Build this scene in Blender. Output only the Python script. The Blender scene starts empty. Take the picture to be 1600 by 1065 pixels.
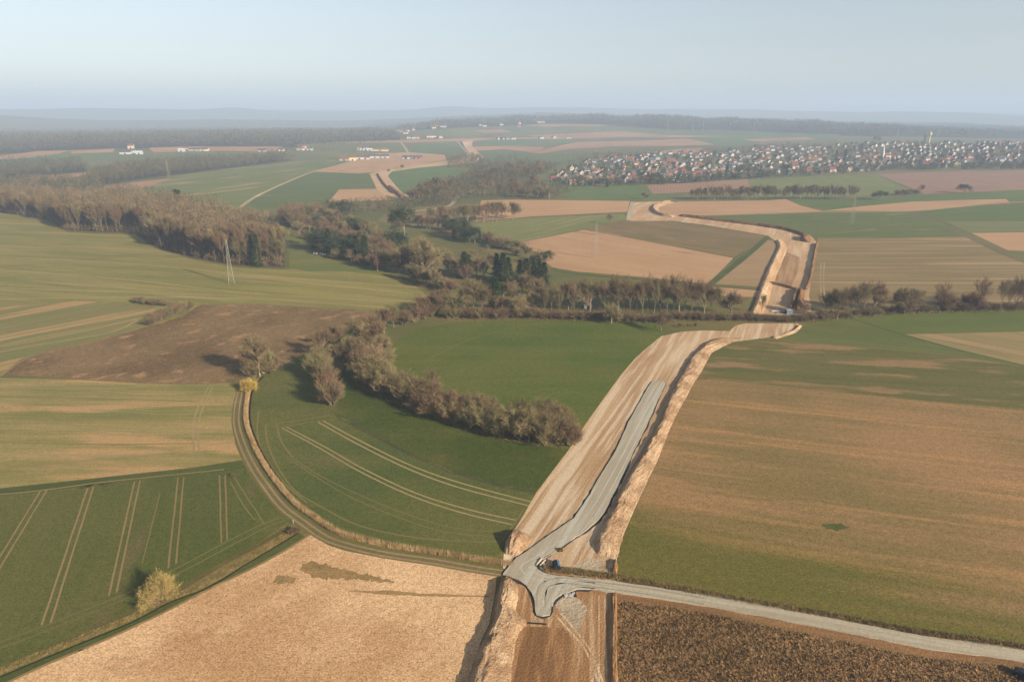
import bpy, math, random, numpy as np
from mathutils import Vector, Matrix, geometry
# ------------------------------------------------------------------ camera, sky, sun, exposure
C = bpy.context.scene.collection
sc = bpy.context.scene
F = 1066.7; CH = 100.0; PITCH = math.atan((532.5-178)/F)
cam = bpy.data.objects.new('camera', bpy.data.cameras.new('camera')); C.objects.link(cam)
cam.location = (0, 0, CH); cam.rotation_euler = (math.pi/2-PITCH, 0, 0)
cam.data.sensor_width = 36; cam.data.lens = 24; cam.data.clip_end = 40000; cam.data.clip_start = 1
sc.camera = cam
SUN_EL = 23.0; SUN_AZ = -40.0                      # azimuth of the sun measured from +X
w = bpy.data.worlds.new('World'); sc.world = w; w.use_nodes = True
nt = w.node_tree; bg = nt.nodes['Background']; sky = nt.nodes.new('ShaderNodeTexSky')
sky.sky_type = 'NISHITA'; sky.sun_disc = False; sky.sun_elevation = math.radians(SUN_EL)
sky.sun_rotation = math.radians(90-SUN_AZ); sky.air_density = 1.0; sky.dust_density = 1.2; sky.ozone_density = 1.0; sky.altitude = 300
hs = nt.nodes.new('ShaderNodeHueSaturation'); hs.inputs['Saturation'].default_value = 0.56
nt.links.new(sky.outputs[0], hs.inputs['Color']); nt.links.new(hs.outputs[0], bg.inputs[0]); bg.inputs[1].default_value = 0.059
sl = bpy.data.lights.new('sun', 'SUN'); sun = bpy.data.objects.new('sun', sl); C.objects.link(sun)
sl.energy = 4.2; sl.angle = math.radians(0.6); sl.color = (1.0, 0.90, 0.78)
sd = Vector((math.cos(math.radians(SUN_EL))*math.cos(math.radians(SUN_AZ)), math.cos(math.radians(SUN_EL))*math.sin(math.radians(SUN_AZ)), math.sin(math.radians(SUN_EL))))
sun.rotation_euler = sd.to_track_quat('Z', 'Y').to_euler(); sun.location = (300, -200, 300)
sc.view_settings.view_transform = 'Standard'; sc.view_settings.look = 'None'; sc.view_settings.gamma = 1
sc.view_settings.exposure = 1.24
sc.cycles.use_denoising = True; sc.cycles.denoiser = 'OPENIMAGEDENOISE'; sc.cycles.denoising_input_passes = 'RGB_ALBEDO_NORMAL'; sc.cycles.denoising_prefilter = 'ACCURATE'
sc.cycles.max_bounces = 4; sc.cycles.diffuse_bounces = 2; sc.cycles.volume_bounces = 0; sc.cycles.transparent_max_bounces = 6
KALB = 0.60                                        # photo colour -> base colour

# ------------------------------------------------------------------ terrain
R_ = np.random.RandomState(7); random.seed(7)
cr = np.array([(-600,2500,14),(0,2500,14),(300,2500,20),(500,2600,20),(600,2800,22),(680,3400,42),(750,3800,58),(820,3900,68),(880,4000,74),(960,4000,68),(1030,4000,72),(1100,3950,64),(1250,3800,46),(1400,3600,30),(1500,3450,18),(1600,3300,4),(2400,3300,4)], float)
cra = (cr[:,0]-800)/1124.
def sst(t): t = np.clip(t, 0, 1); return t*t*(3-2*t)
def terr(x, y):
    x = np.asarray(x, float); y = np.asarray(y, float)
    d = np.hypot(x, y); a = x/np.maximum(y, 1.0); a = np.clip(a, -3, 3)
    near = sst((d-130)/300)
    z = near*(0.7*np.sin(x/97+1)*np.sin(y/131+.4)+0.5*np.sin(x/53+y/71)*(0.5+0.5*np.sin(y/190)))
    z = z*(1+np.clip((d-600)/800, 0, 1.5))
    z += 20*np.exp(-((x-1150)/700)**2-((y-1900)/420)**2)
    D = np.interp(a, cra, cr[:,1]); H = np.interp(a, cra, cr[:,2])
    up = sst((d-0.60*D)/(0.40*D)); dn = 1-sst((d-D-150)/1600)
    z += H*up*dn*(1+0.05*np.sin(a*23+d/900)+.06*np.sin(a*61+1)+.05*np.sin(a*107+d/300))
    h1 = sst((d-5200)/1200)*(1-sst((d-6800)/1000))*(66+22*np.sin(a*7+1)+10*np.sin(a*17+2))*(1-sst((a-.0)/.5)*.8)
    h2 = sst((d-8200)/1500)*(150+16*np.sin(a*5+.6)+14*np.sin(a*11+1.0)+7*np.sin(a*23+.5)+3*np.sin(a*61)+48*np.exp(-((a+.09)/.05)**2)+42*np.exp(-((a+.38)/.05)**2)+20*np.exp(-((a+.62)/.08)**2)-55*sst((a-.25)/.5))
    return z+h1+h2
def T(x, y): return float(terr(x, y))
def raydir(px, py):
    a = (np.asarray(px, float)-800)/F; b = (532.5-np.asarray(py, float))/F
    return a, math.cos(PITCH)+b*math.sin(PITCH), -math.sin(PITCH)+b*math.cos(PITCH)
def unp(px, py):
    """points of the terrain seen at photo pixels"""
    dx, dy, dz = raydir(px, py); dx, dy, dz = np.atleast_1d(dx), np.atleast_1d(dy), np.atleast_1d(dz)
    ts = np.geomspace(60, 14000, 420); lo = np.full(dx.shape, ts[0]); hi = np.full(dx.shape, ts[-1]); found = np.zeros(dx.shape, bool)
    prev = ts[0]
    for t in ts[1:]:
        below = (CH+dz*t) < terr(dx*t, dy*t); new = below & ~found
        lo[new] = prev; hi[new] = t; found |= new; prev = t
    for _ in range(22):
        m = (lo+hi)/2; below = (CH+dz*m) < terr(dx*m, dy*m); hi = np.where(below, m, hi); lo = np.where(below, lo, m)
    t = (lo+hi)/2
    return np.stack([dx*t, dy*t], 1)
def P(px, py):
    q = unp([px], [py])[0]; return float(q[0]), float(q[1])
def hpx(h, px, py):
    """height in metres of something h photo pixels tall standing at (px,py)"""
    x, y = P(px, py); return h*math.hypot(math.hypot(x, y), CH)/F*1.02/math.cos(math.atan2(CH, y)*.9)
def smooth(pts, n=4, closed=False):
    p = np.array(pts, float); m = len(p)
    if m < 3: return p
    out = []
    rng = range(m) if closed else range(m-1)
    for i in rng:
        g = (lambda k: p[k % m]) if closed else (lambda k: p[min(max(k, 0), m-1)])
        a, b, c, d = g(i-1), g(i), g(i+1), g(i+2)
        for k in range(n):
            t = k/n
            out.append(0.5*((2*b)+(-a+c)*t+(2*a-5*b+4*c-d)*t*t+(-a+3*b-3*c+d)*t**3))
    if not closed: out.append(p[-1])
    return np.array(out)
def wline(px, n=4):
    p = smooth(px, n); return unp(p[:,0], p[:,1])
def densify(px, step=14):
    p = np.array(px, float); out = []
    for i in range(len(p)):
        a, b = p[i], p[(i+1) % len(p)]; k = max(1, int(np.hypot(*(b-a))/step))
        for j in range(k): out.append(a+(b-a)*j/k)
    return np.array(out)
def ribbon(line, wd):
    d = np.gradient(line, axis=0); d /= np.maximum(np.hypot(d[:,0], d[:,1])[:,None], 1e-6)
    nn = np.stack([-d[:,1], d[:,0]], 1); wd = np.broadcast_to(np.asarray(wd, float), (len(line),))[:,None]
    return np.concatenate([line+nn*wd/2, (line-nn*wd/2)[::-1]])
def offs(line, o):
    d = np.gradient(line, axis=0); d /= np.maximum(np.hypot(d[:,0], d[:,1])[:,None], 1e-6)
    return line+np.stack([-d[:,1], d[:,0]], 1)*o
def inpoly(poly, x, y):
    m = (x > poly[:,0].min()) & (x < poly[:,0].max()) & (y > poly[:,1].min()) & (y < poly[:,1].max())
    r = np.zeros(len(x), bool)
    if not m.any(): return r
    X, Y = x[m], y[m]; c = np.zeros(len(X), bool); j = len(poly)-1
    for i in range(len(poly)):
        xi, yi = poly[i]; xj, yj = poly[j]
        if yi != yj:
            c ^= ((yi > Y) != (yj > Y)) & (X < (xj-xi)*(Y-yi)/(yj-yi)+xi)
        j = i
    r[m] = c; return r

# ------------------------------------------------------------------ materials
def lin(c): return tuple(((v/255)/12.92 if v/255 < .04045 else ((v/255+.055)/1.055)**2.4) for v in c)
AIR = (.000, .004, .017)                            # share of the photo colour that the air between adds
def alb(c, k=None): return tuple(min(max(v-a, .35*v)*(k or KALB), .85) for v, a in zip(lin(c), AIR))+(1,)
class N:
    def __init__(s, name):
        s.m = bpy.data.materials.new(name); s.m.use_nodes = True; s.t = s.m.node_tree; s.b = s.t.nodes['Principled BSDF']
        s.b.inputs['Roughness'].default_value = .9; s.b.inputs['Specular IOR Level'].default_value = .15
    def n(s, kind, **kw):
        o = s.t.nodes.new('ShaderNode'+kind)
        for k, v in kw.items(): setattr(o, k, v)
        return o
    def l(s, a, b): s.t.links.new(a, b)
    def val(s, sock, v):
        if hasattr(v, 'is_linked') or hasattr(v, 'links'): s.l(v, sock)
        else: sock.default_value = v
    def math(s, op, a, b=0, clamp=False):
        o = s.n('Math', operation=op, use_clamp=clamp); s.val(o.inputs[0], a); s.val(o.inputs[1], b); return o.outputs[0]
    def mix(s, f, a, b, mode='MIX'):
        o = s.n('Mix', data_type='RGBA', blend_type=mode); s.val(o.inputs[0], f); s.val(o.inputs[6], a); s.val(o.inputs[7], b); return o.outputs[2]
    def noise(s, vec, scale=1., detail=3, rough=.55):
        o = s.n('TexNoise'); s.l(vec, o.inputs['Vector']); o.inputs['Scale'].default_value = scale; o.inputs['Detail'].default_value = detail; o.inputs['Roughness'].default_value = rough
        return o.outputs['Fac']
    def pos(s): return s.n('NewGeometry').outputs['Position']
    def mapped(s, vec, ang, sx, sy):
        r = s.n('VectorRotate', rotation_type='Z_AXIS'); s.l(vec, r.inputs['Vector']); r.inputs['Angle'].default_value = -ang
        m = s.n('VectorMath', operation='MULTIPLY'); s.l(r.outputs[0], m.inputs[0]); m.inputs[1].default_value = (sx, sy, .0); return m.outputs[0]
    def ramp(s, f, lo, hi): 
        o = s.n('MapRange', interpolation_type='SMOOTHSTEP'); s.val(o.inputs[0], f); o.inputs[1].default_value = lo; o.inputs[2].default_value = hi; return o.outputs[0]
    def bump(s, h, dist, strength=1.):
        o = s.n('Bump'); s.val(o.inputs['Height'], h); o.inputs['Distance'].default_value = dist; o.inputs['Strength'].default_value = strength; s.l(o.outputs[0], s.b.inputs['Normal'])
    def col(s, c): s.val(s.b.inputs['Base Color'], c); return s.m
def field_mat(name, A, B, row=0., C3=None, c3=(.58, .68), c3s=(.012, .06), streak=.6, spk=.16, spks=1.1, big=.018, grad=None, bump=.12, rows=None, fine=(.05, .9), k=None):
    q = N(name); p = q.pos()
    n1 = q.noise(p, big, 4); n2 = q.noise(q.mapped(p, row, .008, .085), 1, 4, .6); n3 = q.noise(q.mapped(p, row, *fine), 1, 2)
    f = q.math('ADD', q.math('MULTIPLY', n1, 1-streak), q.math('ADD', q.math('MULTIPLY', n2, streak*.65), q.math('MULTIPLY', n3, streak*.35)))
    c = q.mix(q.ramp(f, .40, .60), alb(A, k), alb(B, k))
    if C3:
        n4 = q.noise(q.mapped(p, row, *c3s), 1, 4, .6); c = q.mix(q.ramp(n4, *c3), c, alb(C3, k))
    if grad:
        (p0, p1, gc) = grad
        a = np.array(P(*p0)); b = np.array(P(*p1)); d = b-a; L2 = float(d@d)
        vm = q.n('VectorMath', operation='DOT_PRODUCT'); q.l(p, vm.inputs[0]); vm.inputs[1].default_value = (d[0]/L2, d[1]/L2, 0)
        t = q.math('SUBTRACT', vm.outputs['Value'], float(a@d)/L2); t = q.math('ADD', t, q.math('MULTIPLY', q.math('SUBTRACT', n2, .5), 1.6))
        c = q.mix(q.math('MULTIPLY', q.ramp(t, 0, 1), .85), c, alb(gc, k))
    s4 = q.noise(p, spks, 3, .7); s5 = q.noise(p, spks*.31, 2, .6)
    g = q.math('ADD', q.math('MULTIPLY', q.math('SUBTRACT', s4, .5), spk*4.5), q.math('MULTIPLY', q.math('SUBTRACT', s5, .5), spk*1.5))
    if rows:
        wv = q.n('TexWave', wave_type='BANDS', bands_direction='Y'); q.l(q.mapped(p, row, 1, 1), wv.inputs['Vector']); wv.inputs['Scale'].default_value = rows[0]; wv.inputs['Distortion'].default_value = .6; wv.inputs['Detail'].default_value = 1
        g = q.math('ADD', g, q.math('MULTIPLY', q.math('SUBTRACT', wv.outputs['Fac'], .5), rows[1]))
    g = q.math('ADD', g, 1.0)
    cc = q.n('CombineColor'); [q.l(g, cc.inputs[i]) for i in range(3)]
    c = q.mix(1.0, c, cc.outputs[0], 'MULTIPLY')
    if bump: q.bump(s4, bump*2.2, .8)
    return q.col(c)
def plain(name, A, B=None, sc_=1., rough=.9, k=None, rnd=0., var='pos', metal=0., bump=0):
    q = N(name); q.b.inputs['Roughness'].default_value = rough; q.b.inputs['Metallic'].default_value = metal
    p = q.pos() if var == 'pos' else q.n('TexCoord').outputs['Object']
    n = q.noise(p, sc_, 3); c = q.mix(q.ramp(n, .35, .65), alb(A, k), alb(B or A, k))
    if rnd:
        oi = q.n('ObjectInfo'); v = q.math('ADD', q.math('MULTIPLY', oi.outputs['Random'], rnd*2), 1-rnd)
        h = q.n('HueSaturation'); q.l(c, h.inputs['Color']); q.l(v, h.inputs['Value'])
        r2 = q.math('FRACT', q.math('MULTIPLY', oi.outputs['Random'], 7.31)); q.l(q.math('ADD', q.math('MULTIPLY', r2, .05), .475), h.inputs['Hue']); c = h.outputs[0]
    if bump: q.bump(n, bump)
    return q.col(c)
def rowang(a, b):
    p, q = P(*a), P(*b); return math.atan2(q[1]-p[1], q[0]-p[0])

# ------------------------------------------------------------------ object helpers
def mesh_obj(name, V, Fs, mats, parent=None, smooth_=False, mi=None):
    me = bpy.data.meshes.new(name)
    V = np.asarray(V, np.float32); 
    if isinstance(Fs, np.ndarray):
        k = Fs.shape[1]; me.vertices.add(len(V)); me.vertices.foreach_set('co', V.ravel()); me.loops.add(Fs.size); me.loops.foreach_set('vertex_index', Fs.ravel().astype(np.int32))
        me.polygons.add(len(Fs)); me.polygons.foreach_set('loop_start', (np.arange(len(Fs))*k).astype(np.int32))
        me.update(calc_edges=True)
    else: me.from_pydata([tuple(v) for v in V.tolist()], [], Fs)
    for m in (mats if isinstance(mats, (list, tuple)) else [mats]): me.materials.append(m)
    if mi is not None: me.polygons.foreach_set('material_index', np.asarray(mi, np.int32))
    if smooth_: me.polygons.foreach_set('use_smooth', np.ones(len(me.polygons), bool))
    me.update()
    o = bpy.data.objects.new(name, me); C.objects.link(o)
    if parent: o.parent = parent
    return o
def tag(o, label=None, cat=None, group=None, kind=None):
    for k, v in (('label', label), ('category', cat), ('group', group), ('kind', kind)):
        if v: o[k] = v
    return o
def empty(name, x, y, z, rz=0, s=1):
    o = bpy.data.objects.new(name, None); C.objects.link(o); o.location = (x, y, z); o.rotation_euler = (0, 0, rz); o.scale = (s, s, s) if np.isscalar(s) else s; o.empty_display_size = .5; return o
def copy_tree(o, parent=None):
    c = o.copy(); C.objects.link(c)
    if parent: c.parent = parent
    for ch in list(o.children): copy_tree(ch, c)
    return c
class MB:
    def __init__(s): s.v = []; s.f = []
    def box(s, x0, x1, y0, y1, z0, z1):
        b = len(s.v); s.v += [(x, y, z) for z in (z0, z1) for x, y in ((x0,y0),(x1,y0),(x1,y1),(x0,y1))]
        s.f += [[b+i for i in q] for q in ((3,2,1,0),(4,5,6,7),(0,1,5,4),(1,2,6,5),(2,3,7,6),(3,0,4,7))]; return s
    def poly(s, pts): b = len(s.v); s.v += [tuple(p) for p in pts]; s.f.append(list(range(b, b+len(pts)))); return s
    def bar(s, a, b, r0, r1=None, n=4, cap=True):
        r1 = r0 if r1 is None else r1; a = Vector(a); b = Vector(b); d = (b-a).normalized(); u = d.orthogonal().normalized(); v = d.cross(u); k = len(s.v)
        for c, r in ((a, r0), (b, r1)):
            for i in range(n): t = 2*math.pi*i/n; s.v.append(tuple(c+u*(r*math.cos(t))+v*(r*math.sin(t))))
        for i in range(n): j = (i+1) % n; s.f.append([k+i, k+j, k+n+j, k+n+i])
        if cap: s.f += [[k+n-1-i for i in range(n)], [k+n+i for i in range(n)]]
        return s
    def gable(s, x0, x1, y0, y1, z0, z1, over=.4, th=.25):
        ym = (y0+y1)/2; k = (z1-z0)/((y1-y0)/2); X0, X1 = x0-over, x1+over
        for sg in (-1, 1):
            ye = (y0-over) if sg < 0 else (y1+over); ze = z0-over*k
            p = [(X0, ye, ze), (X1, ye, ze), (X1, ym, z1), (X0, ym, z1)]
            q = [(a, b, c+th) for a, b, c in p]; b = len(s.v); s.v += p+q
            s.f += [[b+i for i in r] for r in ((3,2,1,0),(4,5,6,7),(0,1,5,4),(1,2,6,5),(2,3,7,6),(3,0,4,7))]
        return s
    def build(s, name, mat, parent=None): return mesh_obj(name, s.v, s.f, mat, parent)

# ------------------------------------------------------------------ field layout: photo outlines laid on the terrain
L = []     # (name, kind-of-entry, world polygon, material, label, category, underlying)
def fld(name, px, mat, label, cat='field', sm=0, jit=0.):
    p = np.array(px, float)
    p = smooth(p, sm, True) if sm else p
    p = densify(p, 3 if jit else 14); L.append(dict(name=name, poly=unp(p[:,0], p[:,1])+R_.normal(0, jit or 1e-6, (len(p), 2)), mat=mat, label=label, cat=cat, over=False))
def strip(name, poly, mat, label, cat): L.append(dict(name=name, poly=poly, mat=mat, label=label, cat=cat, over=False))
def over(poly, mat): L.append(dict(poly=poly, mat=mat, over=True))
FM = field_mat
TRAM = FM('tyre_track_soil', (166,138,98), (150,124,86), streak=.3, spk=.1, bump=0)
TRAM2 = FM('pale_tyre_track', (186,162,116), (168,144,100), streak=.3, spk=.1, bump=0)
TRAM3 = FM('dull_tyre_track', (128,118,74), (140,124,80), streak=.3, spk=.1, bump=0)
VERGE = FM('verge_grass', (112,112,66), (140,122,78), spk=.25, streak=.2, C3=(165,138,90), c3s=(.15,.15))
DGRASS = FM('dark_grass', (80,92,50), (96,102,58), spk=.2, streak=.3)
GROUND = FM('meadow_ground', (108,108,64), (132,118,72), spk=.15, streak=.2, big=.01, C3=(140,118,80), c3s=(.02,.03))
DIRT = FM('bare_soil', (222,184,142), (188,148,108), row=rowang((950,800),(1080,560)), streak=.85, spk=.22, big=.05, C3=(236,208,172), c3=(.47,.60), c3s=(.015,.35), fine=(.02,1.5), bump=.14, spks=2.2)
DIRT2 = FM('brown_subsoil', (196,150,106), (162,116,78), row=rowang((850,1065),(860,980)), streak=.75, spk=.24, spks=2.2, big=.08, C3=(214,176,132), c3s=(.03,.4), c3=(.5,.64), fine=(.04,1.4), bump=.15)
DIRTF = FM('far_bare_soil', (224,184,140), (200,158,116), row=rowang((1225,480),(1240,385)), streak=.7, spk=.14, big=.03, C3=(232,202,164), c3s=(.01,.12), c3=(.5,.66), fine=(.02,.5), bump=.1)
PALE = FM('pale_clay', (206,184,154), (188,166,136), streak=.3, spk=.16, big=.1, C3=(176,136,100), c3s=(.2,.2), bump=.2)
GRAV = FM('gravel_surface', (206,192,166), (184,170,146), row=rowang((900,830),(1020,620)), streak=.8, spk=.10, spks=2.5, big=.05, fine=(.03,1.3), bump=.05, C3=(208,200,180), c3s=(.015,.6), c3=(.5,.64))
GRAV2 = FM('lane_gravel', (208,194,168), (184,170,144), row=rowang((960,917),(1600,1025)), streak=.8, spk=.12, spks=2.0, big=.05, fine=(.03,1.6), bump=.05, C3=(196,188,168), c3s=(.03,.5))
TAN = lambda n, a, b, **k: FM(n, (200,158,118), (188,146,106), row=rowang(a, b), streak=.7, spk=.12, k=.66, **k)

# ---- far plain
fA = FM('far_green', (106,120,74), (118,124,78), streak=.3, spk=.05, big=.004); fB = FM('far_tan', (196,150,112), (180,136,102), streak=.3, spk=.05, big=.004)
fC = FM('far_olive', (132,126,80), (116,118,74), streak=.3, spk=.05, big=.004); fD = FM('wood_floor', (84,72,56), (70,62,50), streak=.1, spk=.2, big=.02)
far = [
 ('woodland_floor', [(-300,206),(0,207),(300,203),(560,204),(620,206),(626,218),(600,224),(520,229),(430,231),(300,231),(200,232),(120,234),(0,241),(-300,246)], fD, 'floor of the far wood along the left skyline'),
 ('woodland_floor', [(560,198),(700,186),(820,179),(900,178),(1050,181),(1200,184),(1350,189),(1500,195),(1620,203),(1900,203),(1900,222),(1600,217),(1450,214),(1300,212),(1130,203),(1050,203),(960,196),(880,192),(780,197),(700,200),(640,206)], fD, 'floor of the long wood on the right skyline ridge'),
 ('green_field', [(0,243),(90,238),(240,240),(260,243),(200,254),(100,262),(0,256)], fA, 'hazy green field left of the white farm group'),
 ('stubble_field', [(0,244),(60,236),(110,235),(92,240),(30,248),(0,249)], fB, 'hazy tan strip left of the white farm group'),
 ('stubble_field', [(110,236),(180,232),(176,238),(112,240)], fB, 'small hazy tan strip beside the white farm group'),
 ('green_field', [(240,243),(300,238),(420,238),(400,246),(320,252),(215,256)], fA, 'hazy green field right of the white farm group'),
 ('stubble_field', [(232,231),(290,229),(440,229),(447,233),(420,237),(335,236),(240,238)], fB, 'hazy tan field behind the left farms'),
 ('stubble_field', [(112,256),(150,252),(200,247),(190,257),(140,260)], fC, 'hazy olive strip above the left woods'),
 ('green_field', [(440,236),(535,230),(625,226),(634,236),(600,241),(535,243),(470,253),(440,252)], fC, 'hazy olive field behind the long barns'),
 ('green_field', [(460,226),(530,221),(620,219),(625,224),(540,229),(470,232)], fC, 'hazy olive strip below the far wood'),
 ('stubble_field', [(530,223),(620,219),(700,217),(840,214),(1000,210),(1000,213),(860,218),(700,221),(640,223),(626,222),(545,224)], fB, 'long thin tan field on the far plateau'),
 ('green_field', [(632,227),(715,222),(728,239),(648,240),(637,238)], fA, 'hazy blue-green field left of the far earthworks'),
 ('green_field', [(738,220),(800,217),(900,218),(905,221),(860,226),(800,230),(742,228)], fA, 'hazy green strip right of the far earthworks'),
 ('stubble_field', [(740,229),(800,228),(852,230),(845,235),(900,222),(1000,220),(1070,217),(1100,219),(1128,226),(1050,228),(950,229),(882,240),(843,240),(790,233),(742,236)], fB, 'broad tan field curving above the village'),
 ('stubble_field', [(845,240),(890,233),(960,229),(940,234),(880,241)], fC, 'narrow olive strip below the broad tan field'),
 ('stubble_field', [(1015,238),(1060,233),(1100,231),(1090,238),(1050,240)], fB, 'small tan field at the upper edge of the village'),
 ('green_field', [(640,203),(700,201),(880,194),(950,198),(1000,204),(870,207),(820,212),(640,215)], fC, 'pale olive field on the skyline slope'),
 ('stubble_field', [(738,204),(780,202),(800,206),(760,208)], fB, 'small tan patch on the skyline slope'),
 ('stubble_field', [(812,196),(850,194),(948,195),(946,197),(860,198)], fB, 'thin tan strip under the skyline wood'),
 ('green_field', [(950,200),(1060,205),(1180,206),(1310,210),(1320,218),(1180,220),(1060,214),(960,206)], fA, 'hazy green field below the right skyline wood'),
 ('stubble_field', [(820,212),(900,208),(970,205),(1040,211),(1140,213),(1040,215),(960,214),(860,214)], fB, 'thin tan strip across the hazy middle plain'),
 ('green_field', [(1070,216),(1200,217),(1180,226),(1130,229),(1100,222)], fA, 'hazy green field right of the broad tan field'),
 ('stubble_field', [(1160,218),(1260,214),(1275,218),(1180,221)], fB, 'tan strip above the village middle'),
 ('stubble_field', [(1190,222),(1270,219),(1300,222),(1220,226)], fC, 'olive strip touching the upper village edge'),
 ('green_field', [(1300,212),(1600,217),(1900,222),(1900,226),(1600,222),(1350,222),(1310,220)], fC, 'pale olive strip between village and right wood'),
 ('green_field', [(735,236),(800,236),(850,241),(900,243),(905,256),(850,262),(780,262),(745,246)], fA, 'hazy green slope left of the village'),
 ('green_field', [(820,284),(850,268),(905,256),(900,266),(870,278),(860,292),(830,294)], fC, 'green slope at the left end of the village'),
 ('stubble_field', [(30,280),(60,275),(137,270),(136,273),(95,281),(50,284)], fB, 'tan clearing between the left woods'),
 ('woodland_floor', [(-300,268),(0,268),(60,262),(130,256),(138,268),(50,275),(-20,284),(-300,290)], fD, 'floor of the hazy wood at the left edge'),
 ('woodland_floor', [(130,290),(160,268),(200,262),(250,255),(330,250),(430,248),(460,250),(400,258),(330,267),(240,277),(150,291),(100,297),(-60,302),(-60,290),(60,288)], fD, 'floor of the wood behind the single left pylon'),
]
for n, p, m, lb in far: fld(n, p, m, lb, 'wood floor' if 'wood' in n else 'field')
fld('green_field', [(150,293),(245,281),(300,270),(400,258),(510,249),(550,249),(490,267),(400,307),(370,326),(250,318)], FM('slope_green', (134,134,76), (114,122,70), row=rowang((200,300),(480,270)), streak=.8, spk=.06, C3=(176,148,104), c3s=(.006,.03), c3=(.55,.65)), 'long green slope with tan streaks above the left wood')
fld('stubble_field', [(147,293),(200,286),(245,281),(268,279),(230,292),(190,296)], fB, 'tan wedge at the left tip of the long green slope')
fld('green_field', [(485,270),(577,270),(583,295),(530,296),(512,318),(460,327),(375,327),(400,307)], FM('slope_green_b', (98,112,64), (110,118,68), row=rowang((420,300),(570,300)), streak=.8, spk=.06, C3=(136,122,86), c3s=(.004,.03)), 'dark green field left of the middle earthworks')
fld('stubble_field', [(530,296),(590,295),(612,312),(512,317)], TAN('tan_c', (530,300),(600,300)), 'small tan field below the dark green field')
fld('stubble_field', [(490,268),(540,254),(590,240),(640,238),(695,242),(697,250),(650,258),(600,268),(560,271)], TAN('tan_d', (500,268),(640,250), C3=(150,128,92)), 'tan field around the long barns')
fld('green_field', [(600,270),(640,262),(690,259),(738,268),(730,282),(695,295),(645,310),(622,298)], FM('slope_green_c', (98,120,66), (112,126,72), row=rowang((620,290),(700,262)), streak=.6, spk=.06, C3=(120,122,80)), 'green field right of the middle earthworks')
fld('green_field', [(738,256),(770,247),(800,249),(790,262),(745,262)], fA, 'small green field behind the valley trees')
fld('earthworks', [(577,271),(583,282),(588,294),(600,305),(640,312),(650,310),(630,302),(618,290),(606,275),(612,268),(655,262),(700,258),(742,254),(757,246),(745,236),(737,226),(740,219),(722,221),(726,230),(733,239),(722,248),(700,251),(650,258),(600,267)], DIRTF, 'winding strip of bare soil climbing the far hillside', 'earthworks')
fld('brown_pasture', [(600,335),(650,324),(700,321),(820,314),(820,326),(700,345),(610,350),(590,345)], FM('pasture_b', (128,116,78), (146,122,88), streak=.5, spk=.08), 'brown-green pasture in the valley bottom')
fld('stubble_field', [(742,346),(752,313),(800,312),(984,314),(980,331),(832,338)], TAN('tan_e', (760,330),(970,322)), 'tan field left of the brow of the earthworks')
fld('green_field', [(742,349),(800,342),(975,334),(981,342),(900,360),(817,377),(792,386),(755,372)], FM('gs_a', (140,138,82), (126,130,76), row=rowang((960,336),(790,380)), streak=.8, spk=.06, C3=(160,146,104), c3s=(.004,.12), c3=(.55,.64)), 'striped green field behind the middle pylon')
fld('olive_field', [(912,358),(978,344),(1050,346),(1100,352),(1195,369),(1147,402),(1100,392),(1000,374)], FM('ol_a', (128,112,74), (150,122,84), row=rowang((930,360),(1140,390)), streak=.6, spk=.07, C3=(178,140,104), c3s=(.01,.04)), 'olive-brown field between pylon and earthworks')
fld('stubble_field', [(817,378),(912,359),(1000,375),(1146,403),(1106,443),(1000,432),(900,424),(862,417),(845,402)], TAN('tan_f', (840,385),(1100,430), C3=(158,118,88), c3=(.6,.7)), 'large tan field with the middle pylon')
fld('stubble_field', [(1200,375),(1218,377),(1212,400),(1190,448),(1113,443),(1165,402)], FM('tan_g', (182,148,108), (168,138,98), row=rowang((1120,440),(1190,440)), streak=.6, spk=.08), 'tan wedge beside the green path')
fld('stubble_field', [(1113,448),(1187,453),(1183,464),(1112,462)], TAN('tan_h', (1120,455),(1180,458)), 'narrow tan strip above the stream trees')
strip('grass_path', ribbon(wline([(1200,370),(1168,398),(1130,428),(1108,446),(1098,462)]), 5), DGRASS, 'straight green grass path between tan fields', 'path')
strip('grass_path', ribbon(wline([(860,420),(900,428),(1000,436),(1110,446),(1190,453)]), 4), DGRASS, 'green grass verge below the large tan field', 'path')
fld('green_field', [(870,293),(930,291),(1005,289),(1018,302),(1060,305),(1090,311),(900,313),(880,305)], FM('gs_b', (110,124,70), (98,116,64), streak=.4, spk=.05), 'green field below the left half of the village')
fld('vineyard', [(1010,289),(1090,285),(1168,280),(1173,292),(1120,298),(1020,303)], FM('vineyard_soil', (176,136,108), (166,128,102), row=rowang((1100,300),(1092,286)), streak=.4, spk=.06, rows=(.07, .25)), 'striped reddish vineyard below the village')
fld('green_field', [(1168,280),(1368,272),(1432,301),(1330,307),(1225,310),(1150,311),(1180,296)], FM('gs_c', (134,136,80), (122,128,74), row=rowang((1300,276),(1350,305)), streak=.7, spk=.05), 'green field with pale tramlines below the village')
fld('ploughed_field', [(1370,272),(1500,267),(1600,266),(1900,262),(1900,292),(1600,296),(1445,303),(1420,292)], FM('pink_soil', (170,134,110), (160,124,102), row=rowang((1400,280),(1600,270)), streak=.5, spk=.06, rows=(.05, .12)), 'pinkish ploughed field below the right of the village')
fld('green_field', [(1228,311),(1375,309),(1450,304),(1600,298),(1900,290),(1900,310),(1600,316),(1420,318),(1290,328),(1255,321)], FM('gs_d', (98,114,60), (110,122,66), row=rowang((1250,315),(1500,305)), streak=.6, spk=.06), 'green field with the two round lone trees')
fld('stubble_field', [(1288,329),(1350,322),(1425,315),(1525,312),(1572,311),(1578,316),(1500,323),(1420,330)], TAN('tan_i', (1300,328),(1500,316)), 'narrow tan wedge pointing right')
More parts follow.
